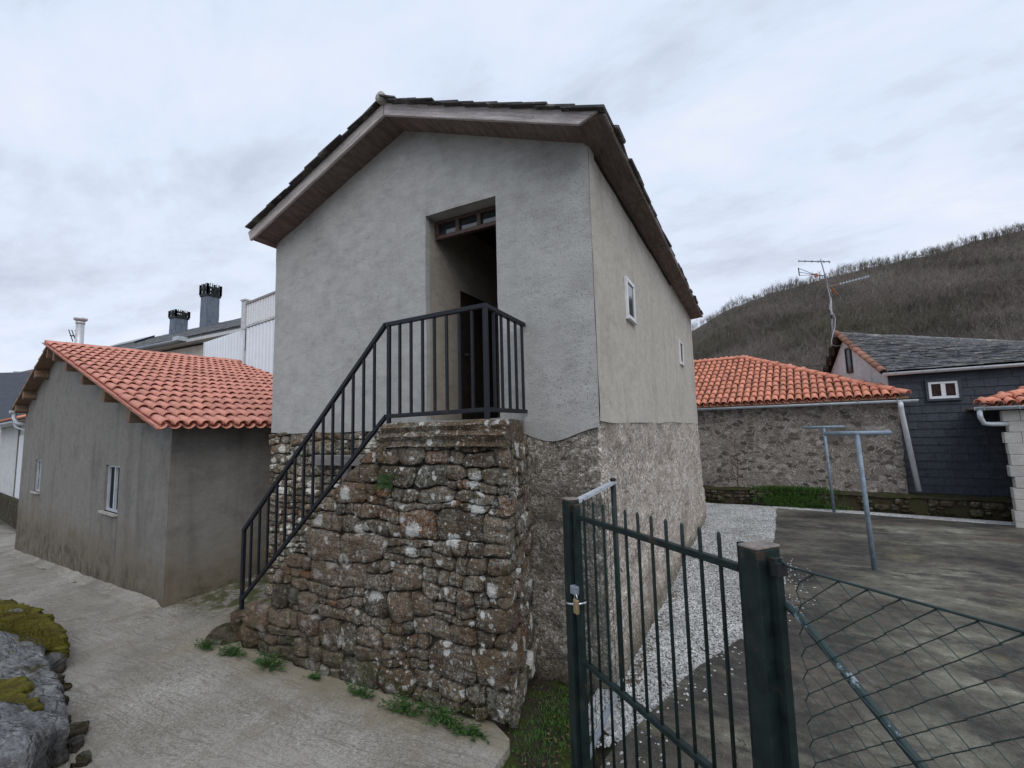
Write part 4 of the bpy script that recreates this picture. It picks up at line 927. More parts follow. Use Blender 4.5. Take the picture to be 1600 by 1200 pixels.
    part('roof_tiles_beyond', m, 'shed_tile', h, True, kind='stuff')
    r = random.Random(3); me = barrel_mesh('shed_ridge', 0.105, 0.09, 0.42, 0.016, 'shed_tile')
    k = 0; v = VF-0.03
    while v < VB:
        y = (SV+UP*0.02).normalized(); x = y.cross(UP).normalized(); z = x.cross(y)
        inst('ridge_tile', me, frame(SW(SR, v, ZR+0.055+r.uniform(-.006, .006)), x, y, z), h); v += 0.345
    # metal flue through the far slope
    m = MB(); b = SW(9.2, 0.62, 3.7); m.tube([b, b+UP*1.72], 0.092, 14); f = part('metal_flue', m, 'aluminium', h, True)
    m = MB(); t = b+UP*1.72; m.tube([t-UP*.02, t+UP*.05], [0.10, 0.10], 14); m.tube([t+UP*.07, t+UP*.10, t+UP*.14], [0.12, 0.15, 0.15], 14); part('flue_cap', m, 'aluminium', f, True)
    # gutter at the far eave
    m = MB(); gutter(m, SW(SL+0.13, VF-0.02, ZL+0.0), SW(SL+0.13, VB, ZL+0.02), 0.085); m.tube([SW(SL+0.13, VF+0.08, ZL-0.08), SW(SL+0.13, VF+0.08, ZL-0.22), SW(SL-0.05, VF+0.12, ZL-0.36), SW(11.46, 0.1, ZL-0.42)], 0.05, 10)
    part('gutter', m, 'pale_metal', h, True)
    a = thing('television_aerial', SW(9.75, 0.7, 3.6), 'small television aerial standing beside the metal flue behind the salmon tile ridge', 'aerial')
    m = MB(); b = SW(9.75, 0.7, 3.58); m.tube([b, b+UP*1.80], 0.022, 6); part('mast', m, 'black_metal', a)
    m = MB(); t = b+UP*1.58; d = (SU*-0.9+SV*-0.5+UP*-0.18).normalized(); e = V3((0.3, 0.9, 0)).normalized(); m.tube([t-d*0.15, t+d*0.5], 0.018, 5)
    for q in (-0.12, 0.1, 0.3, 0.48): m.tube([t+d*q-UP*0.16+e*0.05, t+d*q+UP*0.16-e*0.05], 0.012, 4)
    part('antenna_boom', m, 'black_metal', a)
    m = MB(); t = b+UP*1.35; m.tube([t, t+SU*0.2+UP*0.05], 0.014, 4); m.tube([t+SU*0.2-UP*0.25, t+SU*0.22+UP*0.3], 0.018, 4); part('reflector', m, 'galvanised', a)
make_shed()

# ================================================================== stone barn on the right
def heading(p, deg): a = R(deg); return V3((*p, 0)), V3((math.cos(a), math.sin(a), 0)), V3((-math.sin(a), math.cos(a), 0))
def make_barn():
    o, d, b = heading((-1.3, 15.3), -5)
    def W(s, t, z): return o+d*s+b*t+UP*z
    h = thing('stone_barn', W(1.5, 2, 0), 'old rubble stone barn with hipped orange clay tile roof and pale gutter', 'barn')
    S0, S1, ZE = -2.2, 4.62, 2.72
    w_ = MB(); w_.grid(lambda s, t: W(s, -(0.028*fbm((s, t*3, 0), 1.4, 5)+0.014*nz((s, t*3, 0), 7, 2)), -0.1+2.80*t), steps(S0, S1-0.03, 0.07), lin(0, 1, 44))
    w_.grid(lambda t, u: W(S1-0.03+0.02*fbm((t, u*3, 2), 1.5, 7), t, -0.1+2.80*u), steps(0, 5, 0.2), lin(0, 1, 24)); part('wall', w_, 'barn_rubble', h, True, fix=False)
    w_ = MB(); w_.box(W(1.2, 2.5, 1.2), (6.6, 4.6, 2.6), Matrix(((d.x, b.x, 0), (d.y, b.y, 0), (0, 0, 1)))); part('core', w_, 'mortar', h)
    K = 0.46; EX = 0.18                                  # roof pitch and eave overhang
    zE = 2.80; sE = S1+0.16
    hr = 3.75                                             # plan length of the hip
    upv = (b+UP*K).normalized(); cl = math.sqrt(1+K*K)
    P0 = W(S0, -EX, zE); pitch = 0.190; rl = 0.385; nc = int((sE-S0)/pitch); nr = int((hr+EX)*cl/rl)+1
    def keep(u, v): return v/cl < (sE-S0-u)-0.02 and v/cl < hr+EX-0.02
    mes = [barrel_mesh('barn_barrel', 0.088, 0.074, 0.46, 0.014, 'barn_tile'), barrel_mesh('barn_barrel', 0.090, 0.075, 0.455, 0.015, 'barn_tile')]
    tile_field(h, P0, d, upv, pitch, rl, nc, nr, keep, mes, 'barn_tile', 300, 0.009, 0.03)
    channels(h, P0, d, upv, pitch, rl, nc, nr, lambda u, v: v/cl < (sE-S0-u)-0.15 and v/cl < hr+EX-0.05, 'barn_tile', 0.092)
    m = MB(); m.prism([W(S0, -EX, zE-0.03), W(sE, -EX, zE-0.03), W(sE-hr-EX, hr, zE-0.03+K*(hr+EX)), W(S0, hr, zE-0.03+K*(hr+EX))], UP*0.03); part('roof_boarding', m, 'beam_wood', h)
    m = MB(); m.prism([W(sE, -EX, zE-0.02), W(sE, 2*hr+EX, zE-0.02), W(sE-hr-EX, hr, zE-0.02+K*(hr+EX))], UP*0.04); m.prism([W(S0, 2*hr, zE), W(sE, 2*hr, zE), W(sE-hr-EX, hr, zE-0.02+K*(hr+EX)), W(S0, hr, zE-0.02+K*(hr+EX))], UP*0.03); part('far_roof_slope', m, 'barn_tile', h)
    me = barrel_mesh('barn_ridge', 0.105, 0.09, 0.46, 0.016, 'barn_tile'); r = random.Random(6)
    A, B = W(sE, -EX, zE+0.04), W(sE-hr-EX, hr, zE+0.04+K*(hr+EX)); y0 = (B-A).normalized(); L = (B-A).length; k = 0.0
    while k < L-0.2:
        y = (y0-UP*0.03).normalized(); x = y.cross(UP).normalized(); z = x.cross(y); inst('hip_tile', me, frame(A+y0*k+UP*(0.035+r.uniform(-.01, .01)), x, y, z), h); k += 0.385
    k = 0.0
    while k < 3.2:
        y = -d; x = y.cross(UP).normalized(); z = x.cross(y); inst('ridge_tile', me, frame(B+y*(k-0.1)+UP*0.03, x, y, z), h); k += 0.385
    m = MB(); gutter(m, W(S0, -EX-0.07, 2.755), W(sE+0.16, -EX-0.07, 2.735), 0.068); g = part('gutter', m, 'pale_metal', h, True)
    for k in range(9): m = MB(); s = S0+0.5+k*0.78; m.bar(W(s, -EX-0.145, 2.765), W(s, -EX+0.01, 2.765), 0.02, 0.012); m.bar(W(s, -EX-0.148, 2.69), W(s, -EX-0.148, 2.775), 0.02, 0.012); part('bracket', m, 'galvanised', g)
    m = MB(); a = W(S1-0.02, -EX-0.07, 2.70); m.tube([a, a-UP*0.13, W(S1+0.0, -0.13, 2.42), W(S1+0.16, -0.14, 0.5)], 0.058, 12); part('downpipe', m, 'white_plastic', h, True)
make_barn()

# ================================================================== slate-clad house behind it
def make_slate_house():
    o, d, b = heading((-1.3, 15.6), -5)
    C = V3((3.16, 15.21, 0)); g = V3((-0.225, 0.974, 0)).normalized()
    h = thing('slate_clad_house', C+V3((2, 2, 0)), 'dark slate-clad house with a stone slate roof and small white window behind the barn', 'house')
    ZE, ZA = 3.46, 4.93
    A = C+g*2.25; F = C+g*3.75
    # white gable
    w_ = MB(); w_.prism([C+UP*-0.2, F+UP*-0.2, F+UP*3.62, A+UP*(ZA-0.12), C+UP*(ZE-0.06)], d*0.10); part('gable_wall', w_, 'white_render', h, label='off-white rendered gable')
    w_ = MB(); w_.prism([C+d*0.02+UP*-0.2, C+d*7+UP*-0.2, C+d*7+UP*(ZE-0.05), C+d*0.02+UP*(ZE-0.05)], b*0.3); part('front_wall', w_, 'mortar', h)
    # slate cladding, laid broken-bond in courses
    r = random.Random(12); y = 0.22; row = 0; n = 0
    while y < ZE-0.06:
        x = 0.02-r.random()*0.1-(0.11 if row % 2 else 0); hh = 0.198
        while x < 5.6:
            wdt = r.choice((0.24, 0.30, 0.30, 0.36)); a0, a1 = max(0.02, x+0.003), min(5.6, x+wdt-0.003)
            z0, z1 = y+r.uniform(-.004, .004), min(y+hh+0.05, ZE-0.05); x += wdt
            if a1-a0 < 0.05: continue
            if a1 > 0.72 and a0 < 1.40 and z1 > 2.69 and z0 < 3.20: 
                if z0 > 2.7 and z1 < 3.17 and a0 > 0.8 and a1 < 1.3: continue
            q = 0.012+r.uniform(0, 0.009); m = MB(); P = [C+d*a0+UP*z0, C+d*a1+UP*z0, C+d*a1+UP*z1, C+d*a0+UP*z1]
            m.hexa([P[0]-b*(q+0.012), P[1]-b*(q+0.012), P[2]-b*0.004, P[3]-b*0.004, P[0]-b*q, P[1]-b*q, P[2]+b*0.006, P[3]+b*0.006])
            if n < 300: part('cladding_slate', m, 'cladding_slate', h); n += 1
        y += hh; row += 1
    # window
    def Wp(s, t, z): return C+d*s+b*t+UP*z
    f = MB(); M = Matrix(((d.x, b.x, 0), (d.y, b.y, 0), (0, 0, 1)))
    for (s, z, ws, wz) in ((1.06, 2.715, 0.66, 0.05), (1.06, 3.20, 0.66, 0.05), (0.755, 2.955, 0.05, 0.43), (1.365, 2.955, 0.05, 0.43)): f.box(Wp(s, -0.05, z), (ws, 0.09, wz), M)
    sr = part('window_surround', f, 'cladding_slate', h)
    f = MB()
    for (s, z, ws, wz) in ((1.06, 2.775, 0.55, 0.06), (1.06, 3.14, 0.55, 0.055), (0.81, 2.955, 0.055, 0.31), (1.31, 2.955, 0.055, 0.31), (1.06, 2.955, 0.085, 0.31)): f.box(Wp(s, -0.045, z), (ws, 0.05, wz), M)
    wd = part('window', f, 'white_frame', h)
    for s in (0.93, 1.19): f = MB(); f.box(Wp(s, -0.032, 2.957), (0.18, 0.012, 0.31), M); part('pane', f, 'dark_glass', wd)
    for s in (0.93, 1.19): f = MB(); f.box(Wp(s, -0.040, 2.97), (0.165, 0.004, 0.25), M); part('blind', f, 'blind_brown', wd)
    # roof: courses of riven slate, joined; verge of old clay tiles
    E0, E1 = Wp(-0.12, -0.16, ZE), Wp(7.2, -0.16, ZE+0.02); A0 = A-g*0+d*-0.16+UP*ZA; A1 = V3((8.9, 21.9, 4.62))
    nr, m, r = 26, MB(), random.Random(8)
    for j in range(nr):
        t0, t1 = j/nr, min(1.0, (j+1.6)/nr); L0, R0, L1, R1 = E0.lerp(A0, t0), E1.lerp(A1, t0), E0.lerp(A0, t1), E1.lerp(A1, t1); x = -r.random()*0.02
        while x < 1:
            wdt = r.uniform(0.022, 0.055); a, b2 = max(0, x+0.0006), min(1, x+wdt-0.0006); x += wdt
            if b2 <= a: continue
            e = r.uniform(-0.25, 0.25)/nr; th = r.uniform(0.012, 0.034)
            p0, p1 = L0.lerp(L1, e*0.6).lerp(R0.lerp(R1, e*0.6), a), L0.lerp(R0, b2); p2, p3 = L1.lerp(R1, b2), L1.lerp(R1, a); lf = UP*(0.055+r.uniform(0, .012))
            m.hexa([p0+lf, p1+lf, p2+UP*0.004, p3+UP*0.004, p0+lf+UP*th, p1+lf+UP*th, p2+UP*(0.004+th), p3+UP*(0.004+th)])
    part('slates', m, 'weathered_slate', h, kind='stuff')
    m = MB(); us = lin(0, 1, 14); m.grid(lambda a, t: E0.lerp(A0, t).lerp(E1.lerp(A1, t), a)-UP*0.02, us, us)
    m.grid(lambda a, t: (A0.lerp(F-d*0.14+UP*3.62, t)).lerp(A1.lerp(A1+g*3-UP*1.6, t), a)-UP*0.01, us, us); part('roof_boarding', m, 'dark_wood', h)
    r = random.Random(2)
    for k in range(16): m = MB(); p, q = A0.lerp(A1, k/16), A0.lerp(A1, (k+1)/16); m.tube([p+UP*(0.05+r.uniform(-.02, .02)), q+UP*0.045], [0.075, 0.07], 8); part('ridge_stone', m, 'mortar_pale' if k == 11 else 'weathered_slate', h, True)
    me = barrel_mesh('verge_barrel', 0.10, 0.085, 0.40, 0.018, 'old_tile'); y0 = (A0-E0).normalized(); L = (A0-E0).length; k = -0.08
    while k < L-0.2:
        y = (y0-UP*0.06+d*r.uniform(-.05, .05)).normalized(); x = y.cross(UP).normalized(); z = x.cross(y); inst('verge_tile', me, frame(E0+y0*k+d*0.02+UP*0.06, x, y, z), h); k += 0.27
    for k in range(5):    # far verge: stacked dark slates seen edge-on
        for q in range(2): m = MB(); p = (A0-d*0.02).lerp(F-d*0.18+UP*3.62, (k+0.5)/5); m.box(p+UP*(0.0-q*0.05)-g*0.0, (0.14, 0.34, 0.04), Matrix(((d.x, b.x, 0), (d.y, b.y, 0), (0, 0, 1))) @ Matrix.Rotation(-0.6, 3, 'X')); part('verge_slate', m, 'roof_slate', h)
    m = MB(); gutter(m, Wp(-0.10, -0.22, ZE-0.0), Wp(7.2, -0.22, ZE+0.02), 0.075); gt = part('gutter', m, 'white_plastic', h, True)
    for k in range(6): m = MB(); s = 0.15+k*0.8; m.bar(Wp(s, -0.302, ZE-0.06), Wp(s, -0.302, ZE+0.02), 0.025, 0.012); part('bracket', m, 'galvanised', gt)
    # narrow gable window with its shutter ajar
    m = MB(); p = C+g*1.98+UP*4.10-d*0.012; Mg = Matrix(((g.x, -d.x, 0), (g.y, -d.y, 0), (0, 0, 1)))
    for (s, z, ws, wz) in ((0, -0.36, 0.36, 0.05), (0, 0.36, 0.36, 0.05), (-0.16, 0, 0.05, 0.67), (0.16, 0, 0.05, 0.67)): m.box(p+g*s+UP*z, (ws, 0.06, wz), Mg)
    wd = part('window', m, 'black_metal', h, label='narrow dark window in the white gable'); m = MB(); m.box(p, (0.27, 0.02, 0.67), Mg); part('pane', m, 'dark_glass', wd)
    # ---- television mast on the apex
    a = thing('television_mast', A0, 'bent galvanised mast with three television aerials on the apex of the slate-clad house', 'aerial')
    def Q(px, py, dep=14.4): # mast and booms lie about 14.4 m off
        return EYE+(cr*(px-800)-cu*(py-600)+cf*720)*(dep/720)
    b0 = A0+UP*0.02-d*0.1; k1, k2, top = Q(1297, 452), Q(1289, 430), Q(1282, 405)
    b1 = b0-UP*0.3+g*0.2
    m = MB(); m.tube([b1, b0, k1], 0.026, 8); part('mast', m, 'galvanised', a, True)
    m = MB(); m.tube([k1-UP*0.25+cr*0.03, k2, top], 0.018, 7); part('mast_extension', m, 'galvanised', a, True)
    def yagi(p, q, els, hl, dr, mat, rr=0.010):
        m = MB(); p, q = V3(p), V3(q); m.tube([p, q], rr*1.4, 6)
        for t in els:
            c = p.lerp(q, t); hh = hl(t); m.tube([c-dr*hh, c+dr*hh], 0.013, 5)
        part('antenna', m, mat, a)
    dr1 = (cr*0.55+cf*0.8+UP*0.28).normalized()
    yagi(Q(1248, 408), Q(1297, 409), (0.0, 0.2, 0.42, 0.62, 0.8, 0.97), lambda t: 0.42+0.16*t, dr1, 'black_metal')
    m = MB(); hb = Q(1290, 431); 
    for (x, y) in ((1247, 419), (1247.5, 425), (1249, 430.5)): m.tube([Q(1273, 429), Q(x, y)], 0.008, 5)
    m.tube([Q(1247.5, 418.5), Q(1249, 431)], 0.016, 5); m.tube([Q(1272, 429.5), hb], 0.014, 5); part('antenna', m, 'black_metal', a)
    m = MB(); m.box(Q(1275, 430), (0.09, 0.06, 0.10)); part('junction_box', m, 'orange_plastic', a)
    dr2 = (cr*0.3+UP*0.9+cf*0.3).normalized()
    yagi(Q(1296, 448), Q(1357, 432), [0.28+0.08*k for k in range(10)], lambda t: 0.05, dr2, 'galvanised')
    m = MB(); c = Q(1303, 452); m.bar(Q(1297, 447), Q(1308, 460), 0.06, 0.012); m.bar(Q(1300, 447), Q(1312, 443), 0.05, 0.012); part('reflector', m, 'orange_plastic', a)
    m = MB(); pts = [Q(1291, 437), Q(1298, 470), Q(1296, 482), Q(1302, 490), Q(1305, 497), Q(1304.5, 512), Q(1300, 528), Q(1299, 538), Q(1306, 541), Q(1316, 539)]; m.tube(pts, 0.010, 6); part('cable', m, 'cable_white', a, True)
    m = MB(); m.tube([Q(1299, 492), Q(1299.5, 498)], 0.03, 7); part('cable_plug', m, 'black_metal', a)
make_slate_house()

# ================================================================== pale block outbuilding at the right edge
def make_block_house():
    o, d, b = heading((4.57, 13.2), -10)
    def W(s, t, z): return o+d*s+b*t+UP*z
    h = thing('block_outbuilding', W(1.5, 1.5, 0), 'pale concrete block outbuilding with an orange tile roof beside the dark slate wall', 'outbuilding')
    M = Matrix(((d.x, b.x, 0), (d.y, b.y, 0), (0, 0, 1))); r = random.Random(3)
    m = MB(); m.box(W(1.75, 1.5, 1.0), (2.85, 2.7, 2.4), M); part('core', m, 'mortar_pale', h)
    ch = 0.225
    for j in range(11):
        z0 = -0.1+j*ch; s = r.uniform(-0.06, 0.05); first = True
        off = (0.10 if j % 2 else 0.0)
        while s < 3.0:
            wdt = (0.25+off) if first else 0.44; m = MB(); e = 0.002
            m.box(W(s+wdt/2, 0.04+r.uniform(-.006, .006), z0+ch/2), (wdt-e, 0.24, ch-e), M); o_ = part('concrete_block', m, 'white_block', h); bevel(o_, 0.006 if not first else 0.014, 2 if first else 1)
            s += wdt; first = False
    zE, K, EX = 2.46, 0.30, 0.16; upv = (b+UP*K).normalized(); P0 = W(-0.34, -EX, zE); pitch, rl = 0.19, 0.385
    mes = [barrel_mesh('block_barrel', 0.088, 0.074, 0.46, 0.014, 'barn_tile')]
    tile_field(h, P0, d, upv, pitch, rl, 16, 8, lambda u, v: v < u*0.95+0.06, mes, 'barn_tile', 300, 0.007, 0.03); channels(h, P0, d, upv, pitch, rl, 16, 8, lambda u, v: v < u*0.95-0.05, 'barn_tile', 0.092)
    m = MB(); m.prism([W(-0.3, -EX, zE-0.03), W(2.7, -EX, zE-0.03), W(2.7, 2.7, zE-0.03+K*(2.7+EX))], UP*0.03); m.prism([W(-0.3, -EX, zE-0.03), W(2.7, 2.7, zE-0.03+K*(2.7+EX)), W(-0.3, 5.4, zE-0.03)], UP*0.03); part('roof_boarding', m, 'beam_wood', h)
    me = barrel_mesh('block_hip', 0.10, 0.088, 0.46, 0.016, 'barn_tile'); A = W(-0.36, -EX, zE+0.07); y0 = (W(2.7, 2.7, zE+K*(2.7+EX)+.07)-A).normalized()
    for k in range(9): y = (y0-UP*0.03).normalized(); x = y.cross(UP).normalized(); inst('hip_tile', me, frame(A+y0*(k*0.385), x, y, x.cross(y)), h)
    m = MB(); gutter(m, W(-0.43, -EX-0.07, zE-0.0), W(3, -EX-0.07, zE+0.01), 0.072); g = part('gutter', m, 'pale_metal', h, True)
    m = MB(); m.tube([W(-0.36, -EX-0.07, zE-0.05), W(-0.36, -EX-0.07, zE-0.22), W(-0.31, -0.18, zE-0.34), W(-0.2, -0.14, zE-0.36), W(0.04, -0.08, zE-0.36)], 0.045, 12); part('gutter_pipe', m, 'pale_metal', h, True)
    for k in range(5): m = MB(); s = -0.3+k*0.5; m.bar(W(s, -EX-0.148, zE-0.07), W(s, -EX-0.148, zE+0.015), 0.022, 0.012); part('bracket', m, 'galvanised', g)
m_plaster('white_block', (0.49, 0.47, 0.44), (0.39, 0.375, 0.35), (0.54, 0.52, 0.485), 0.35, 0.2)
make_block_house()

# ================================================================== low dry-stone retaining wall with its turf
def make_retaining():
    o, d, b = heading((-1.45, 14.80), -5)
    def W(s, t, z): return o+d*s+b*t+UP*z
    h = thing('retaining_wall', W(3, 0.1, 0), 'low mossy dry-stone retaining wall edging the yard below the barn', 'wall')
    m = MB(); m.box(W(3.0, 0.32, 0.16), (6.8, 0.40, 0.40), Matrix(((d.x, b.x, 0), (d.y, b.y, 0), (0, 0, 1)))); part('core', m, 'soil', h)
    rc = pack(6.4, 0.36, (0.14, 0.22), (0.2, 0.5), 0.06, 12, lambda u, v: nz((u, v*2, 0), 2.2, 3)+rng.uniform(-.35, .35) > -0.12)
    stones(h, rc, lambda u, v, q: W(u, 0.10-q, v), 'wall_stone', 6, 0.085, 0.012, (0.0, 0.07), 0.08, 10)
    m = MB(); m.grid(lambda s, t: W(s, 0.05+t*0.75, 0.37+0.04*fbm((s, t, 0), 1.8, 4)+0.05*math.sin(t*3.1)), steps(-0.3, 6.6, 0.08), lin(0, 1, 8)); part('turf_top', m, 'dark_earth', h, True, fix=False)
    # tuft of green grass hanging over the stones
    r = random.Random(2); m = MB()
    def blades(n, s0, s1, t0, t1, z, hmin, hmax):
        for _ in range(n):
            s = r.gauss((s0+s1)/2, (s1-s0)/4.2); t = r.uniform(t0, t1); p = W(s, t, z(s, t)); hh = r.uniform(hmin, hmax); a = r.uniform(0, 6.28); ln = V3((math.cos(a), math.sin(a)-0.6, 0))*hh*r.uniform(.3, .9); wv = V3((math.cos(a+1.6), math.sin(a+1.6), 0))*0.007
            q = p+ln*0.4+UP*hh*0.8; e = p+ln+UP*hh*r.uniform(.5, .95); m.add([p-wv, p+wv, q+wv*.7, q-wv*.7, e], [(0, 1, 2, 3), (3, 2, 4)])
    blades(3400, 1.35, 3.1, -0.12, 0.5, lambda s, t: 0.36 if t > 0.1 else max(0.0, 0.30*(t+0.12)/0.22), 0.06, 0.20)
    blades(700, 2.3, 3.4, -0.1, 0.05, lambda s, t: 0.02, 0.04, 0.13)
    g = part('grass_tuft', m, 'grass_blade', None, fix=False); props(g, 'bright green grass growing over the low retaining wall by the clothes posts', 'grass', None, 'stuff')
    # bare sapling against the barn
    t = thing('bare_sapling', W(0.98, 0.02, 0.0), 'thin leafless sapling growing in front of the barn wall', 'sapling')
    m = MB(); r = random.Random(4); p = W(0.98, 0.0, 0.0); P = [p]
    for k in range(9): p = p+UP*0.2+V3((r.uniform(-.035, .03), r.uniform(-.02, .02), 0)); P.append(p)
    m.tube(P, [0.022-0.0019*k for k in range(10)], 6); part('stem', m, 'bark', t, True)
    for k in range(11):
        m = MB(); i = r.randint(1, 8); q = P[i]; a = r.uniform(-1, 1); dv = V3((a, r.uniform(-.3, .3), r.uniform(.7, 1.3))).normalized(); L = r.uniform(0.25, 0.6); q2 = q+dv*L*.5+V3((a*.04, 0, 0)); m.tube([q, q2, q2+V3((dv.x*.6, dv.y, dv.z+.3)).normalized()*L*.5], [0.008, 0.006, 0.003], 4); part('branch', m, 'bark', t)
make_retaining()

# ================================================================== clothes posts
def make_posts():
    def post(x, y, H, half, skew, label):
        t = thing('clothes_post', (x, y, 0), label, 'clothes post', 'T-shaped clothes posts on the slab')
        m = MB(); m.tube([(x, y, 0), (x-0.05, y, H)], 0.034, 14); part('upright', m, 'blue_grey_pipe', t, True)
        c = V3((x-0.05, y, H+0.02)); e = V3((math.cos(skew), math.sin(skew), 0)); m = MB(); m.tube([c-e*half, c+e*half], 0.034, 14); part('crossbar', m, 'blue_grey_pipe', t, True)
        for s in (-0.85, -0.3, 0.3, 0.85): m = MB(); q = c+e*half*s+UP*0.03; m.tube([q+V3((0, 0, 0.0)), q+UP*0.03, q+UP*0.03+e*0.015], 0.006, 5); part('hook', m, 'galvanised', t)
    post(1.43, 8.74, 2.02, 0.415, R(-4), 'nearer and larger T-shaped blue-grey clothes post standing on the stained slab')
    post(1.60, 14.02, 2.09, 0.44, R(-4), 'farther T-shaped blue-grey clothes post at the grassy edge of the slab')
make_posts()
# ================================================================== gate, posts, wire fence
GA = V3((-1.085, 2.865, 0)); GD = V3((0.77, -0.64, 0)).normalized(); GN = V3((-GD.y, GD.x, 0))      # along the gate; GN points into the yard
def G(s, t, z): return GA+GD*s+GN*t+UP*z
GM = Matrix(((GD.x, GN.x, 0), (GD.y, GN.y, 0), (0, 0, 1)))
def chain_link(parent, P, s0, s1, z0, z1, pitch, rad, sag=0.0):
    """vertical zigzag wires, each hooked round its neighbour"""
    n = int((s1-s0)/(pitch)); hz = pitch*1.7; r = random.Random(7)
    for k in range(n+1):
        c = s0+k*pitch; pts = []; j = 0; z = z1
        while z > z0:
            sd = 1 if (j+k) % 2 else -1
            s = min(s1, max(s0, c+sd*pitch*0.52)); dz = -sag*math.sin(math.pi*(s-s0)/(s1-s0)); pts.append(P(s+r.uniform(-.002, .002), 0.004*(-1 if (j % 2) else 1), z+dz)); z -= hz/2*1.0; j += 1
        m = MB(); m.tube(pts, rad, 4, False); part('wire', m, 'green_wire', parent, fix=False)
def make_gate():
    def sq_post(name, label, s, t, w_, dp, H, z0):
        q = thing(name, G(s, t, 0), label, 'post')
        m = MB(); m.box(G(s, t, (H+z0)/2), (w_, dp, H-z0), GM); bevel(part('shaft', m, 'green_paint', q), 0.006, 2)
        m = MB(); m.box(G(s, t, H+0.006), (w_+0.004, dp+0.004, 0.012), GM); bevel(part('cap', m, 'cap_paint', q), 0.004); return q
    sq_post('gate_post', 'dark green square gate post with the padlock beside it, near the stone stair', -0.005, 0.0, 0.080, 0.085, 1.75, -0.1)
    sq_post('gate_post', 'dark green square hinge post nearest the camera where the wire fence starts', 1.385, 0.005, 0.080, 0.120, 1.75, -0.1)
    g = thing('garden_gate', G(0.7, 0, 0.1), 'dark green iron gate of thin spear bars between two square posts', 'gate')
    def bar(name, p, q, w_, hh): m = MB(); m.bar(p, q, w_, hh, UP if abs((q-p).normalized().z) < .9 else GN); o = part(name, m, 'green_paint', g); bevel(o, 0.003); return o
    s0, s1 = 0.068, 1.315
    bar('stile', G(s0, 0, 0.05), G(s0, 0, 1.73), 0.040, 0.040); bar('stile', G(s1, 0, 0.05), G(s1, 0, 1.755), 0.030, 0.030)
    for z in (1.655, 0.80, 0.10): bar('rail', G(s0+0.02, 0, z), G(s1-0.015, 0, z), 0.030, 0.030)
    n = 11
    for k in range(n):
        s = 0.158+k*0.1045
        m = MB(); m.tube([G(s, 0, 0.1), G(s, 0, 1.762), G(s, 0, 1.772)], [0.0082, 0.0082, 0.004], 8); part('bar', m, 'green_paint', g, True)
    m = MB(); m.box(G(s0+0.0, -0.035, 1.215), (0.055, 0.035, 0.05), GM); bevel(part('latch_plate', m, 'galvanised', g), 0.004)
    for z in (1.42, 0.5): m = MB(); m.tube([G(1.332, 0.0, z-0.05), G(1.332, 0.0, z+0.05)], 0.014, 8); part('hinge', m, 'green_paint', g)
    # padlock hanging through a steel ring round post and stile
    p = thing('padlock', G(0.10, -0.05, 1.12), 'small brass and steel padlock hanging on the gate latch', 'padlock')
    m = MB(); m.box(G(0.115, -0.055, 1.135), (0.045, 0.022, 0.085), GM); bevel(part('body', m, 'brass', p), 0.005)
    m = MB(); m.tube([G(0.115+0.016*math.cos(a), -0.055, 1.178+0.03*math.sin(a)) for a in lin(0, math.pi, 9)], 0.004, 6); part('shackle', m, 'chrome', p, True)
    c = thing('chain_ring', G(0.05, -0.03, 1.14), 'bright steel ring looped round the gate stile and post', 'ring')
    m = MB(); m.tube([G(0.045+0.075*math.cos(a), -0.012+0.062*math.sin(a), 1.135+0.012*math.cos(a)) for a in lin(0, 2*math.pi, 25)], 0.008, 8, False); part('loop', m, 'chrome', c, True)
    # ---- short side panel back to the house corner
    S0 = G(0.0, 0.035, 0); E = V3((-1.10, 3.93, 0)); d = (E-S0).normalized(); L = (E-S0).length
    f = thing('side_fence', (S0+E)/2, 'short dark green wire mesh panel between the padlocked post and the house corner', 'fence')
    m = MB(); m.tube([E-UP*.05, E+UP*1.765], 0.023, 10); part('end_post', m, 'green_paint', f, True)
    m = MB(); m.tube([E+UP*1.765, E+UP*1.775, E+UP*1.785], [0.028, 0.028, 0.01], 10); part('post_cap', m, 'black_metal', f)
    m = MB(); m.bar(S0+UP*1.735, E+UP*1.745, 0.045, 0.022); part('top_rail', m, 'pale_metal', f); m = MB(); m.bar(S0+UP*0.16, E+UP*0.17, 0.03, 0.02); part('bottom_rail', m, 'galvanised', f)
    chain_link(f, lambda s, t, z: S0+d*s+UP*z+V3((t*2, 0, 0)), 0.03, L-0.03, 0.17, 1.73, 0.058, 0.0022)
    # ---- chain-link fence running towards the camera
    q = thing('wire_fence', G(2.4, 0, 0), 'dark green diamond wire fence with a leaning brace pipe, running off the near gate post', 'fence')
    F0, F1 = 1.462, 3.6
    def FP(s, t, z): return G(s, 0.012+t, z)
    def ztop(s): return 1.688-0.02*math.sin(math.pi*(s-F0)/(F1-F0))
    m = MB(); pts = [G(F0-0.02, 0.03, 1.722), G(F0, 0.02, 1.715)]+[FP(F0+0.03+(F1-F0)*k/12, 0, 1.706-0.0*k) for k in range(13)]; m.tube(pts, 0.0042, 6); part('strain_wire', m, 'green_wire', q, True)
    m = MB(); m.tube([G(F0-0.02, 0.03, 1.02)]+[FP(F0+0.05+(F1-F0)*k/8, 0.0, 1.0) for k in range(9)], 0.003, 5); part('strain_wire', m, 'green_wire', q, True)
    chain_link(q, FP, F0+0.05, F1, 0.05, 1.70, 0.042, 0.0025)
    m = MB(); m.tube([G(1.405, 0.05, 1.575), G(1.445, 0.035, 1.567), G(1.49, 0.03, 1.55), G(1.53, 0.03, 1.520), G(1.85, 0.03, 1.24), G(3.3, 0.03, -0.02)], 0.0145, 12); part('brace_pipe', m, 'worn_paint', q, True)
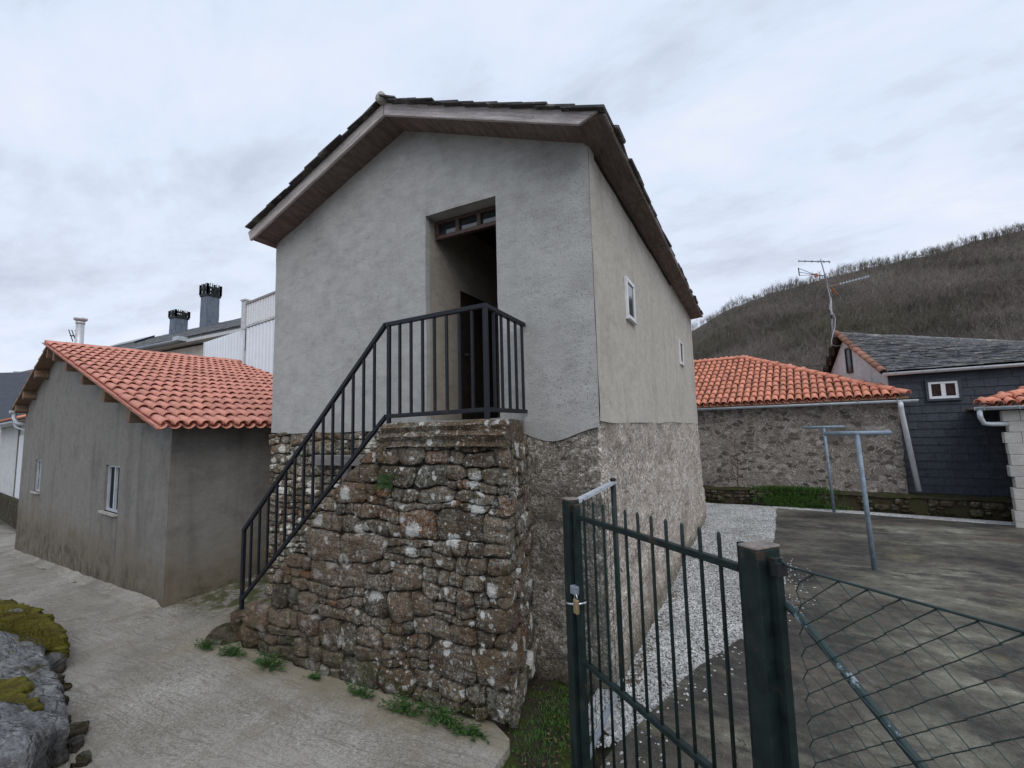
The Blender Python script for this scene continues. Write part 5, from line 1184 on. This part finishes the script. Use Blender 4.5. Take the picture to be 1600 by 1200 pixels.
    m = MB(); m.box(G(F0-0.02, 0.01, 0.85), (0.035, 0.035, 1.75), GM); part('side_channel', m, 'green_paint', q)
    for z in (1.69, 1.0, 0.35): m = MB(); m.box(G(F0-0.005, 0.01, z), (0.03, 0.05, 0.045), GM); part('clip', m, 'black_metal', q)
m_simple('cap_paint', (0.20, 0.17, 0.15), 0.6, 0.0, 0.4, 0.25, 18)
def m_worn():
    t = T('worn_paint'); n = t.noise(14, 6, 0.7); c = t.mix(t.mr(n, 0.55, 0.60), (0.018, 0.040, 0.040), (0.24, 0.31, 0.34)); c = t.mix(t.mr(t.noise(9, 5, 0.7, t.map(loc=(3, 1, 2))), 0.60, 0.66), c, (0.16, 0.075, 0.035)); MAT['worn_paint'] = t.done(c, 0.5, n, 0.003, 0.5, 0, 0.4)
m_worn()
make_gate()

# ================================================================== mossy ledge in the left foreground
def blob(poly, z0, z1, seed, res=0.05, rough=0.03, edge=0.08, tilt=(0, 0), rag=0.0):
    """flat-topped rock: polygon outline, rounded shoulder, displaced top"""
    P = [V3((x, y, 0)) for x, y in poly]; c = sum(P, V3())/len(P); out = []
    for i in range(len(P)):
        a, b = P[i], P[(i+1) % len(P)]; n = max(1, int((b-a).length/res))
        for k in range(n):
            p = a.lerp(b, k/n); w_ = 0.05*nz((p.x, p.y, 0), 3.5, seed)+0.025*nz((p.x, p.y, 0), 10, seed)+rag*nz((p.x, p.y, 0), 5, seed+1)+rag*.8*nz((p.x, p.y, 0), 13, seed+2); out.append(p+(p-c).normalized()*w_)
    mb = MB(); n = len(out); prof = [(1.01, 0.0), (1.02, 0.3), (0.99, 0.42), (1.012, 0.62), (0.985, 0.7), (1.0, 0.93), (0.985, 1.0)]+[(f, 1.0) for f in (0.9, 0.8, 0.68, 0.55, 0.42, 0.28, 0.14)]; vs = []
    for (f, t) in prof:
        for p in out:
            q = c+(p-c)*f; top = t >= 0.97; dz = rough*(fbm((q.x, q.y, 0), 2.2, seed)+0.9*round(2.2*nz((q.x*0.5, q.y*1.6, 1), 2.6, seed))*0.45+0.35*nz((q.x*0.6, q.y*2, 1), 9, seed)) if top else 0
            lay = 0.0 if top else rough*1.6*nz((q.x*1.2, q.y*1.2, t*9), 3, seed)
            d = (p-c).normalized()*lay; vs.append((q.x+d.x, q.y+d.y, z0+(z1-z0)*t+dz+(tilt[0]*(q.x-c.x)+tilt[1]*(q.y-c.y))*t))
    vs.append((c.x, c.y, z1+rough*fbm((c.x, c.y, 0), 2.2, seed))); m = len(prof); fs = []
    for j in range(m-1):
        for i in range(n): a = j*n+i; b = j*n+(i+1) % n; fs.append((a, b, b+n, a+n))
    fs += [((m-1)*n+i, (m-1)*n+(i+1) % n, m*n) for i in range(n)]
    return mb.add(vs, fs)
def make_ledge():
    t = thing('rock_ledge', (-6.2, 1.6, -0.1), 'weathered grey rock ledge with moss cushions at the lane edge in the left foreground', 'rock')
    z = lambda x, y: lane_z(x, y)
    part('slab', blob([(-11, 2.1), (-9.0, 2.45), (-8.3, 2.52), (-6.75, 2.34), (-6.1, 2.16), (-6.3, 1.6), (-7.5, 1.3), (-11, 1.0)], -0.45, 0.17, 2, 0.05, 0.03), 'ledge_stone', t, True)
    part('slab', blob([(-8.2, 1.75), (-6.62, 2.16), (-5.98, 1.98), (-5.42, 1.86), (-4.80, 1.72), (-4.40, 1.60), (-4.45, 1.30), (-6.2, 1.0), (-8.2, 0.9)], -0.3, 0.235, 5, 0.05, 0.035), 'ledge_stone', t, True)
    part('slab', blob([(-6.4, 1.15), (-4.85, 1.50), (-4.36, 1.50), (-4.14, 1.34), (-4.3, 0.9), (-6.4, 0.6)], -0.3, 0.30, 8, 0.05, 0.03), 'ledge_stone', t, True)
    part('moss_cushion', blob([(-11, 2.0), (-9.0, 2.36), (-8.0, 2.50), (-6.75, 2.34), (-6.18, 2.18), (-6.2, 2.02), (-6.6, 1.86), (-7.9, 1.65), (-11, 1.3)], 0.10, 0.205, 12, 0.03, 0.030, rag=0.10), 'moss', t, True)
    part('moss_cushion', blob([(-5.35, 1.50), (-5.0, 1.62), (-4.78, 1.58), (-4.82, 1.46), (-5.2, 1.38)], 0.20, 0.262, 14, 0.02, 0.022, rag=0.09), 'moss', t, True)
    part('moss_cushion', blob([(-6.2, 1.50), (-5.6, 1.66), (-5.2, 1.66), (-5.3, 1.52), (-6.2, 1.36)], 0.20, 0.26, 16, 0.02, 0.022, rag=0.09), 'moss', t, True)
    r = random.Random(15); m = MB()
    for k in range(5200):
        q = r.random(); x = -8.4+2.2*math.sqrt(q) if k % 6 else r.gauss(-5.35, .25); y = r.gauss(2.05, .16)+(0.12 if x < -7.4 else 0) if k % 6 else r.gauss(1.40, .05)
        if k % 6 and not (1.62+0.3*(x+8)*0.2 < y < 2.48-0.15*(x+8.2)): continue
        z0 = 0.215 if k % 6 else 0.25; a = r.uniform(0, 6.28); hh = r.uniform(.008, .03); wv = V3((math.cos(a), math.sin(a), 0))*.005; c = V3((x, y, z0)); m.add([c-wv, c+wv, c+V3((r.uniform(-.015, .015), r.uniform(-.015, .015), hh))], [(0, 1, 2)])
    part('moss_tufts', m, 'moss', t, kind='stuff', fix=False)
    r = random.Random(5)
    for k in range(26):
        f = k/25; x = -6.3+(2.55)*f+r.uniform(-.06, .06); y = 2.12-0.66*f+r.uniform(-.07, .05); s = r.uniform(0.025, 0.085)
        a = [(x+math.cos(q)*s*r.uniform(.7, 1.2), y+math.sin(q)*s*r.uniform(.6, 1.1)) for q in lin(0, 5.5, 7)]
        part('loose_stone', blob(a, -0.06, r.uniform(0.01, 0.075), 20+k, 0.03, 0.015), 'wall_stone' if r.random() < .6 else 'ledge_stone', t, True)
make_ledge()

# ================================================================== weeds
def leaf(m, p, dv, L, wdt, nrm):
    s = dv.cross(nrm).normalized()*wdt; q = p+dv*L*.5+nrm*L*.08; m.add([p, q+s, p+dv*L, q-s], [(0, 1, 2, 3)])
def make_weeds():
    r = random.Random(14)
    spots = [(-5.32, 3.02, 0.13, 'small green weed by the boulder at the foot of the railing'), (-4.86, 3.05, 0.17, 'leafy weed at the left corner of the stone stair'), (-4.32, 3.06, 0.20, 'thick clump of green weeds under the big pale foot stone'),
             (-3.72, 3.09, 0.07, 'tiny weed in the joint at the middle of the stair foot'), (-3.10, 3.07, 0.12, 'low weed below the mossy foot stones of the stair'), (-2.62, 3.05, 0.17, 'spreading weed right of the stair foot centre'), (-2.28, 3.06, 0.19, 'tallest weed clump near the right end of the stair foot'), (-1.98, 3.04, 0.12, 'weed tuft under the white-spotted corner stone')]
    for (x, y, s, lab) in spots:
        t = thing('weed_clump', (x, y, 0), lab, 'weed', 'weeds growing along the foot of the stone stair')
        st, lf = MB(), MB()
        for k in range(int(46*s/0.15)):
            a = r.uniform(0, 6.28); d = V3((math.cos(a)*2.6, math.sin(a)-0.3, 0))*r.uniform(0.1, 1)*s*.6; b = V3((x+d.x*.3, y+max(-0.12, d.y*.3), lane_z(x, y)+0.0)); e = V3((x+d.x, y+max(-0.2, min(0.07, d.y)), lane_z(x, y)+r.uniform(0.2, 1)*s*.75))
            st.tube([b, e], 0.0016, 3)
            for q in range(4):
                aa = r.uniform(0, 6.28); p = b.lerp(e, r.uniform(.25, 1)); dv = V3((math.cos(aa), math.sin(aa), r.uniform(-.3, .5))).normalized(); leaf(lf, p, dv, r.uniform(.022, .045), r.uniform(.006, .013), UP)
        part('stems', st, 'leaf', t); part('leaves', lf, 'leaf', t, kind='stuff', fix=False)
    # fern-like tuft in a joint of the stair face
    p0 = V3((-2.98, 3.23, 1.78)); t = thing('wall_fern', p0, 'bright green feathery tuft growing from a joint high in the stair face', 'fern'); m = MB()
    for k in range(70):
        a = r.uniform(0, 6.28); d = V3((math.cos(a), -abs(math.sin(a))*0.8-0.15, r.uniform(-.45, .9))).normalized(); L = r.uniform(.05, .13); q = p0+V3((r.uniform(-.06, .06), 0, r.uniform(-.06, .05)))
        for i in range(7):
            c = q+d*L*(i/7)-UP*0.02*(i/7)**2
            for sd in (-1, 1): leaf(m, c, (d*.5+d.cross(V3((0, -1, 0))).normalized()*sd).normalized(), 0.026*(1-i/9), .0035, V3((0, -1, 0)))
    part('fronds', m, 'leaf', t, kind='stuff', fix=False)
    # moss tufts and litter in the dark corner between stair and gate
    m = MB()
    for k in range(2600):
        x = r.gauss(-1.52, 0.14); y = r.gauss(3.55, 0.38)
        if y > 4.0 or x > -1.15 or y < 2.6: continue
        z0 = -0.05+0.03*fbm((x, y, 0), 1.6, 4); a = r.uniform(0, 6.28); hh = r.uniform(.012, .035); wv = V3((math.cos(a), math.sin(a), 0))*.004; m.add([V3((x, y, z0))-wv, V3((x, y, z0))+wv, V3((x+r.uniform(-.02, .02), y+r.uniform(-.02, .02), z0+hh))], [(0, 1, 2)])
    g = part('moss_patch', m, 'grass_blade', None, fix=False); props(g, 'green moss in the dark corner between the stair and the gate post', 'moss', None, 'stuff')
    m = MB()
    for k in range(420):
        if k < 60: x, y = r.gauss(-1.45, .16), r.uniform(2.7, 3.9); z0 = -0.03
        elif k < 300: y = 4.2+r.random()**2*6; x = -1.12+abs(r.gauss(0, .05)); z0 = 0.015
        else: y = r.uniform(6, 10.5); x = xb(y)+r.gauss(0.12, .12); z0 = 0.03
        a = r.uniform(0, 6.28); dv = V3((math.cos(a), math.sin(a), r.uniform(-.2, .3))).normalized(); leaf(m, V3((x, y, z0)), dv, r.uniform(.02, .05), r.uniform(.005, .012), UP)
    g = part('leaf_litter', m, 'dry_leaf', None, fix=False); props(g, 'dry brown leaf litter scattered along the gravel path edges', 'leaf litter', None, 'stuff')
make_weeds()

# ================================================================== buildings behind and left
def make_background():
    # long slate-roofed house
    YE, YR_ = 14.0, 17.0; ZE, ZR = 7.60, 9.40
    h = thing('slate_roofed_house', (-27, 16, -1), 'large house with a dark slate roof and two slate-clad chimneys behind the salmon tile roof', 'house')
    X0, X1 = -44.0, -18.0
    m = MB(); m.prism([(X0, YE-0.35, ZE), (X1, YE-0.35, ZE), (X1, YR_, ZR), (X0, YR_, ZR)], (0, 0, 0.12)); m.prism([(X0, YR_, ZR), (X1, YR_, ZR), (X1, YR_+3.3, ZE), (X0, YR_+3.3, ZE)], (0, 0, 0.12)); rf = part('roof', m, 'far_slate', h)
    m = MB(); r = random.Random(4)
    for j in range(12):
        y0 = YE-0.40+(YR_-YE+0.35)*j/12; z0 = ZE+0.125+(ZR-ZE)*j/12; x = X0
        while x < X1:
            wdt = r.uniform(.3, .6); th = r.uniform(.02, .05); m.hexa([(x, y0, z0), (x+wdt-.02, y0, z0), (x+wdt-.02, y0+.40, z0+.22), (x, y0+.40, z0+.22), (x, y0, z0+th), (x+wdt-.02, y0, z0+th), (x+wdt-.02, y0+.40, z0+.22+th*.5), (x, y0+.40, z0+.22+th*.5)]); x += wdt
    part('slates', m, 'far_slate', rf, kind='stuff')
    m = MB(); m.box(((X0+X1)/2, YE+0.35, ZE/2-0.6), (X1-X0-0.3, 0.5, ZE+0.6)); part('wall', m, 'cream_render', h)
    m = MB(); m.box(((X0+X1)/2, 20, ZE/2-0.6), (X1-X0-0.3, 0.5, ZE+0.6)); part('back_wall', m, 'cream_render', h)
    m = MB(); m.box(((X0+X1)/2, YE-0.12, ZE-0.10), (X1-X0, 0.6, 0.16)); part('eave', m, 'white_render', h)
    m = MB(); gutter(m, (X0, YE-0.55, ZE+0.02), (-27.0, YE-0.55, ZE-0.02), 0.16); part('gutter', m, 'galvanised', h, True)
    m = MB(); m.box((-27.0, YE-0.62, ZE-0.02), (0.5, 0.5, 0.22)); part('gutter_box', m, 'pale_metal', h)
    def chimney(x, w_, z1, zc, lab):
        y = YR_-0.1; m = MB(); r = random.Random(int(abs(x)*10)); m.box((x, y, (ZR-0.5+zc)/2), (w_-0.06, w_-0.06, zc-ZR+0.5)); c = part('chimney', m, 'chimney_slate', h, label=lab)
        zz = ZR-0.45; k = 0
        while zz < zc-0.05:
            hh = 0.34; z1_ = min(zz+hh+.04, zc)
            for (nx, ny) in ((0, -1), (1, 0)):
                a = -w_/2
                while a < w_/2-0.02:
                    wd = r.choice((w_*0.5, w_*0.36, w_*0.3)); b = min(w_/2, a+wd); q = 0.012+r.uniform(0, .02); s = MB()
                    if ny: s.box((x+(a+b)/2, y-w_/2+0.01-q, (zz+z1_)/2), (b-a-.012, .03, z1_-zz-.012))
                    else: s.box((x+w_/2-0.01+q, y+(a+b)/2, (zz+z1_)/2), (.03, b-a-.012, z1_-zz-.012))
                    part('slate', s, 'chimney_slate', c); a = b
            zz += hh; k += 1
        m = MB(); e = w_/2+0.04
        for z in (zc+0.02, zc+(z1-zc)*0.62, ): 
            for (a, b) in (((-e, -e), (e, -e)), ((e, -e), (e, e)), ((e, e), (-e, e)), ((-e, e), (-e, -e))): m.bar((x+a[0], y+a[1], z), (x+b[0], y+b[1], z), .06, .16 if z < zc+.1 else .14)
        for k in range(7):
            t = -e+2*e*k/6
            for (px, py) in ((t, -e), (t, e), (-e, t), (e, t)): m.box((x+px, y+py, (zc+z1)/2), (.10 if k % 3 == 0 else .035, .10 if k % 3 == 0 else .035, (z1-zc)*(0.85 if k % 3 == 0 else 1)))
        part('chimney_cap', m, 'black_metal', c)
    chimney(-30.75, 0.74, 12.18, 11.40, 'taller slate-clad chimney with black crown cap'); chimney(-34.35, 0.74, 10.98, 10.45, 'shorter slate-clad chimney with black crown cap')
    m = MB(); a = V3((-42.3, YR_-1.35, ZR-0.56)); m.prism([a, a+V3((5.0, 0, 0)), a+V3((5.0, 1.2, 0.645)), a+V3((0, 1.2, 0.645))], (0, 0, 0.16)); part('roof_panel', m, 'dark_glass', h)
    # white corrugated terrace with lattice parapet
    def W(s, z, v=6.0): return SW(s, v, z)
    t = thing('white_terrace', W(12.5, 2.0), 'white corrugated sheet terrace wall with a lattice parapet beside the slate roofed house', 'terrace')
    def corr(s0, s1, z0, z1a, z1b):
        m = MB(); us = steps(s0, s1, 0.045)
        m.grid(lambda s, q: W(s, z0+((z1a+(z1b-z1a)*(s-s0)/(s1-s0))-z0)*q, 6.0+0.022*(1 if int(s/0.27*2) % 2 else -1)), us, lin(0, 1, 2)); part('corrugated_sheet', m, 'corrugated_white', t, fix=False)
    zc = 6.57
    corr(-1.0, 11.85, 2.0, zc, zc); corr(11.90, 15.75, 2.0, zc, zc)
    for s in (-1.0, 3.5, 8.0, 11.87, 15.75): m = MB(); m.box(W(s, 4.2, 5.95), (0.07, 0.05, 4.7)); part('sheet_post', m, 'white_plastic', t)
    m = MB(); m.prism([W(15.8, zc-0.2, 6.05), W(-1, zc-0.2, 6.05), W(-1, zc-0.2, 9), W(15.8, zc-0.2, 9)], UP*0.12); part('deck', m, 'mortar_pale', t)
    m = MB(); m.bar(W(15.8, zc-0.6, 6.1), W(-1, zc-0.6, 6.1), .1, .25); part('beam', m, 'white_plastic', t)
    m = MB(); m.box(W(11.92, zc+0.56, 6.02), (0.24, 0.24, 1.18)); m.box(W(11.92, zc+1.18, 6.02), (0.31, 0.31, 0.06)); part('parapet_pier', m, 'white_render', t)
    m = MB(); m.bar(W(11.8, zc+1.03, 6.02), W(-1, zc+1.03, 6.02), 0.14, 0.08); part('handrail', m, 'rail_grey', t)
    m = MB(); m.bar(W(11.8, zc+0.08, 6.02), W(-1, zc+0.08, 6.02), 0.10, 0.09); part('plinth', m, 'white_render', t)
    m = MB(); s = 11.72
    k = 0
    while s > -0.9:
        m.box(W(s, zc+0.55, 6.02), (0.115, 0.07, 0.88)); 
        for z in (0.24, 0.86): m.tube([W(s-0.1+0.045*math.cos(a), zc+z+0.045*math.sin(a), 6.02) for a in lin(0, 6.283, 9)], 0.022, 5, False)
        s -= 0.2; k += 1
    part('lattice', m, 'white_frame', t)
    # cottage at the far left end of the lane
    o = SW(18.8, 0.9, 0.35)
    def C(s, v, z): return o+SU*s+SV*v+UP*z
    c = thing('white_cottage', C(3, 1.5, -1), 'low white cottage with stone corner and orange tiles beyond the shed at the far left', 'cottage')
    M = Matrix(((-SU.x, SV.x, 0), (-SU.y, SV.y, 0), (0, 0, 1)))
    m = MB(); m.box(C(4.6, 0.5, 0.95), (8.0, 0.5, 3.5), M); part('wall', m, 'white_render', c)
    m = MB(); m.box(C(4.6, 0.22, -1.0), (8.1, 0.2, 1.1), M); part('plinth', m, 'wall_stone', c)
    rc = pack(0.75, 3.9, (0.2, 0.34), (0.3, 0.7), 0.09, 3, lambda u, v: True)
    stones(c, rc, lambda u, v, q: C(0.75-u, 0.2-q, -1.3+v), 'wall_stone', 3, 0.04, .01, (.02, .05), .08, 10)
    for s in (1.35, 2.9): m = MB(); m.box(C(s, 0.22, 1.0), (0.09, 0.06, 3.2), M); part('timber_post', m, 'grey_wood', c)
    m = MB(); m.box(C(2.1, 0.235, 0.9), (1.3, 0.04, 2.6), M); part('door', m, 'white_plastic', c)
    m = MB(); m.prism([C(0.2, -0.15, 2.72), C(9, -0.15, 2.72), C(9, 3.2, 3.9), C(0.2, 3.2, 3.9)], UP*0.06); part('roof_boarding', m, 'beam_wood', c)
    up2 = (SV*3.35+UP*1.18).normalized(); mes = [barrel_mesh('cottage_barrel', 0.088, 0.074, 0.46, 0.014, 'barn_tile')]
    tile_field(c, C(9.0, -0.2, 2.80), -SU, up2, 0.19, 0.385, 46, 9, lambda u, v: True, mes, 'barn_tile', 60, 0.006, 0.03)
    m = MB(); gutter(m, C(0.15, -0.26, 2.74), C(9, -0.26, 2.74), 0.08); m.tube([C(0.3, -0.26, 2.7), C(0.3, -0.2, 2.5), C(0.3, 0.12, 2.35), C(0.3, 0.12, -0.6)], 0.05, 8); part('gutter', m, 'pale_metal', c, True)
    # dark slate gable farther off
    d = thing('distant_slate_house', (-44, 13, -1), 'distant house with a dark blue slate roof seen past the shed at the far left', 'house')
    def Q(px, py, dep): return EYE+(cr*(px-800)-cu*(py-600)+cf*720)*(dep/720)
    e = V3((0.887, 0.462, 0)); f_ = V3((-0.462, 0.887, 0)); a = V3((-44.5, 9.8, 0))
    m = MB(); m.prism([a-e*9+UP*3.6, a+e*5.6+UP*3.6, a+f_*5+UP*7.4-e*1.2, a+f_*5-e*9+UP*7.4], UP*0.15); part('roof', m, 'cladding_slate', d)
    m = MB(); m.prism([a-e*9+f_*.5-UP*2, a+e*5+f_*.5-UP*2, a+e*5+f_*.5+UP*3.7, a-e*9+f_*.5+UP*3.7], f_*4); part('wall', m, 'white_render', d)
    d = thing('distant_brown_eave_house', Q(30, 640, 38), 'small distant house with white gutter and brown eave beside the shed roof edge', 'house')
    a = Q(26, 585, 38); m = MB(); m.prism([a, a+e*4, a+e*4+f_*3+UP*1.1, a+f_*3+UP*1.1], UP*0.15); part('roof', m, 'brown_frame', d)
    m = MB(); m.prism([a+e*.3+f_*.4-UP*5, a+e*4+f_*.4-UP*5, a+e*4+f_*.4, a+e*.3+f_*.4], f_*3); part('wall', m, 'white_render', d); m = MB(); m.box(a+UP*0.0, (.35, .35, .5)); m.bar(a-e*.2, a+e*3, .2, .16); part('gutter', m, 'white_plastic', d)
m_simple('rail_grey', (0.30, 0.28, 0.27), 0.7, wear=0.1)
make_background()

# ================================================================== hills with their bare winter wood
SKY = [(-70, 196, 13), (-45, 203, 30), (-21, 211, 44), (9, 225, 60), (34, 237, 66), (72, 256, 73.5), (110, 274, 84), (170, 300, 96), (260, 345, 104)]
HE = V3((0.887, 0.462, 0)); HF = V3((-0.462, 0.887, 0)); HB = V3((-21, 211, 0))
SKT = [((V3((x, y, 0))-HB).dot(HE), z) for x, y, z in SKY]
def hill_top(t):
    for (a, p), (b, q) in zip(SKT, SKT[1:]):
        if t <= b: k = (t-a)/(b-a); k = max(0, k); return p+(q-p)*k
    return SKT[-1][1]
def hill_z(t, f):      # f: metres behind the crest line (negative = towards the camera)
    k = max(0.0, min(1.0, 1+f/205.0)) if f <= 0 else max(0.0, 1-(f/400)**2)
    return -3+(hill_top(t)+3)*(k**1.12 if f <= 0 else k)+(2.6*fbm((t*.02, f*.02, 0), 1, 3)+1.2*nz((t*.06, f*.06, 2), 1, 2))*min(1, max(0, 1+f/190))
def hill_p(t, f): p = HB+HE*t+HF*f; return V3((p.x, p.y, hill_z(t, f)))
def make_hills():
    m = MB(); m.grid(lambda t, f: hill_p(t, f), steps(-60, 330, 5), steps(-205, 60, 5)+[120, 200, 300, 399]); ground('hill', m, 'hill_ground')
    # far ridge on the left
    m = MB(); e = V3((0.887, 0.462, 0)); f_ = V3((-0.462, 0.887, 0)); c0 = V3((-330, 120, 0))
    m.grid(lambda t, f: c0+e*t+f_*f+UP*((37+4*fbm((t*.012, 0, 0), 1, 2)+1.2*nz((t*.1, f*.05, 0), 1, 3))*max(0, 1-abs(f)/120)-4), steps(-200, 190, 6), steps(-120, 120, 12)); ground('distant_ridge', m, 'hazy_ridge_ground')
    # prototype bare trees: tapered trunk, limbs, and fans of twigs
    r = random.Random(23)
    def proto(seed, H, spread, twigs):
        r = random.Random(seed); tk = MB(); cr_ = MB(); n = 3
        lean = V3((r.uniform(-.08, .08), r.uniform(-.08, .08), 1)); top = lean*H*0.62; tk.tube([(0, 0, -0.5), lean*H*0.3, top], [0.16, 0.11, 0.05], 4, False); ends = []
        for k in range(9):
            a = r.uniform(0, 6.28); p = lean*H*r.uniform(.28, .6); q = p+V3((math.cos(a)*spread*r.uniform(.5, 1), math.sin(a)*spread*r.uniform(.5, 1), H*r.uniform(.12, .36))); tk.tube([p, q], [0.06, 0.025], 3, False); ends += [p.lerp(q, .5), q]
        ends.append(top)
        for k in range(twigs):
            p = r.choice(ends); a = r.uniform(0, 6.28); L = r.uniform(.5, 1.3)*H/7; d = V3((math.cos(a), math.sin(a), r.uniform(.1, 1.3))).normalized(); q = p+d*L; s = V3((-math.sin(a+r.uniform(-1, 1)), math.cos(a), r.uniform(-.4, .4))).normalized()*r.uniform(.03, .075)
            cr_.add([p-s*.5, p+s*.5, q], [(0, 1, 2)]); b = p+d*L*.5; d2 = (d+V3((r.uniform(-.8, .8), r.uniform(-.8, .8), r.uniform(-.2, .6)))).normalized(); cr_.add([b-s*.4, b+s*.4, b+d2*L*.6], [(0, 1, 2)])
        return tk, cr_
    P = [proto(k, H, sp, tw) for k, (H, sp, tw) in enumerate(((7.0, 1.9, 55), (6.2, 1.6, 50), (8.0, 2.2, 60), (5.4, 1.7, 45), (7.4, 1.5, 50)))]
    # crest trees stand out one by one against the sky
    wm = ['twig', 'twig_pale', 'twig_olive']
    pm = [(mesh_of('trunk', tk, 'twig'), mesh_of('crown', c, 'twig')) for tk, c in [proto(50+k, H, sp, 150) for k, (H, sp) in enumerate(((7.5, 2.2), (6.5, 2.0), (8.5, 2.6)))]]
    t = -38.0; k = 0
    while t < 175:
        f = r.uniform(-2, 3); p = hill_p(t, f)-UP*0.9; o = thing('bare_tree', p, 'leafless winter tree on the hill crest, one of the row against the sky', 'tree', 'leafless trees along the crest of the hill')
        s = r.uniform(.22, .38); M = Matrix.Translation(p) @ Matrix.Rotation(r.uniform(0, 6.28), 4, 'Z') @ Matrix.Diagonal((s*r.uniform(.9, 1.3), s, s, 1)); a, b = pm[r.randrange(3)]
        inst('trunk', a, M, o); inst('crown', b, M, o); t += r.uniform(1.3, 2.8); k += 1
    # the wood itself
    acc = {w_: [[], [], 0] for w_ in wm}
    PR = [(np.array(tk.v+c.v), tk.f+[tuple(i+len(tk.v) for i in f) for f in c.f]) for tk, c in P]
    PR = [(v, [(f[0], f[1], f[2]) for f in fs]+[(f[0], f[2], f[3]) for f in fs if len(f) == 4]) for v, fs in PR]
    PR = [(v, np.array(f)) for v, f in PR]
    N = 0
    while N < 9500:
        t = r.uniform(-50, 190); f = -195*r.random()**0.85+2; p = hill_p(t, f)
        q = p-EYE; dep = q.dot(cf)
        if dep < 20: continue
        px = 800+720*q.dot(cr)/dep; py = 600-720*q.dot(cu)/dep
        if px < 1040 or px > 1720 or py > 650: continue
        zone = fbm((t*.022, f*.03, 0), 1, 9); w_ = wm[0]
        if zone > 0.18+r.uniform(-.2, .2): w_ = wm[1]
        elif zone < -0.2+r.uniform(-.2, .2): w_ = wm[2]
        v, fs = PR[r.randrange(5)]; s = r.uniform(.36, .72); a = r.uniform(0, 6.28); ca, sa = math.cos(a), math.sin(a)
        vv = np.stack([v[:, 0]*ca-v[:, 1]*sa, v[:, 0]*sa+v[:, 1]*ca, v[:, 2]], 1)*s+np.array(p); A = acc[w_]; A[0].append(vv); A[1].append(fs+A[2]); A[2] += len(vv); N += 1
    for w_, (V, F, n) in acc.items():
        if not V: continue
        V = np.concatenate(V); F = np.concatenate(F); me = bpy.data.meshes.new('bare_woodland'); me.vertices.add(len(V)); me.vertices.foreach_set('co', V.ravel()); me.loops.add(F.size); me.loops.foreach_set('vertex_index', F.ravel().astype(np.int32))
        me.polygons.add(len(F)); me.polygons.foreach_set('loop_start', np.arange(0, F.size, 3, dtype=np.int32)); me.update(calc_edges=True); me.validate(); me.materials.append(MAT[w_])
        o = bpy.data.objects.new('bare_woodland', me); COL.objects.link(o); props(o, {'twig': 'grey-brown leafless winter wood covering the hillside', 'twig_pale': 'paler bands of leafless wood on the hillside', 'twig_olive': 'olive-tinged bands of leafless wood low on the hillside'}[w_], 'woodland', None, 'stuff')
    # overhead service cable behind the barn roof
    m = MB(); a, b = V3((-2.5, 22.0, 4.6)), V3((4.2, 20.5, 4.62)); m.tube([a.lerp(b, k/10)-UP*0.25*math.sin(math.pi*k/10) for k in range(11)], 0.012, 5); solo('overhead_cable', m, 'cable_dark', 'thin dark cable strung behind the barn roof towards the slate-clad house', 'cable')
m_simple('hazy_ridge_ground', (0.16, 0.185, 0.21), 0.95, 0, 0.1, 0.2, 0.05)  # distance haze on the far left ridge is painted in as a blue-grey colour
make_hills()
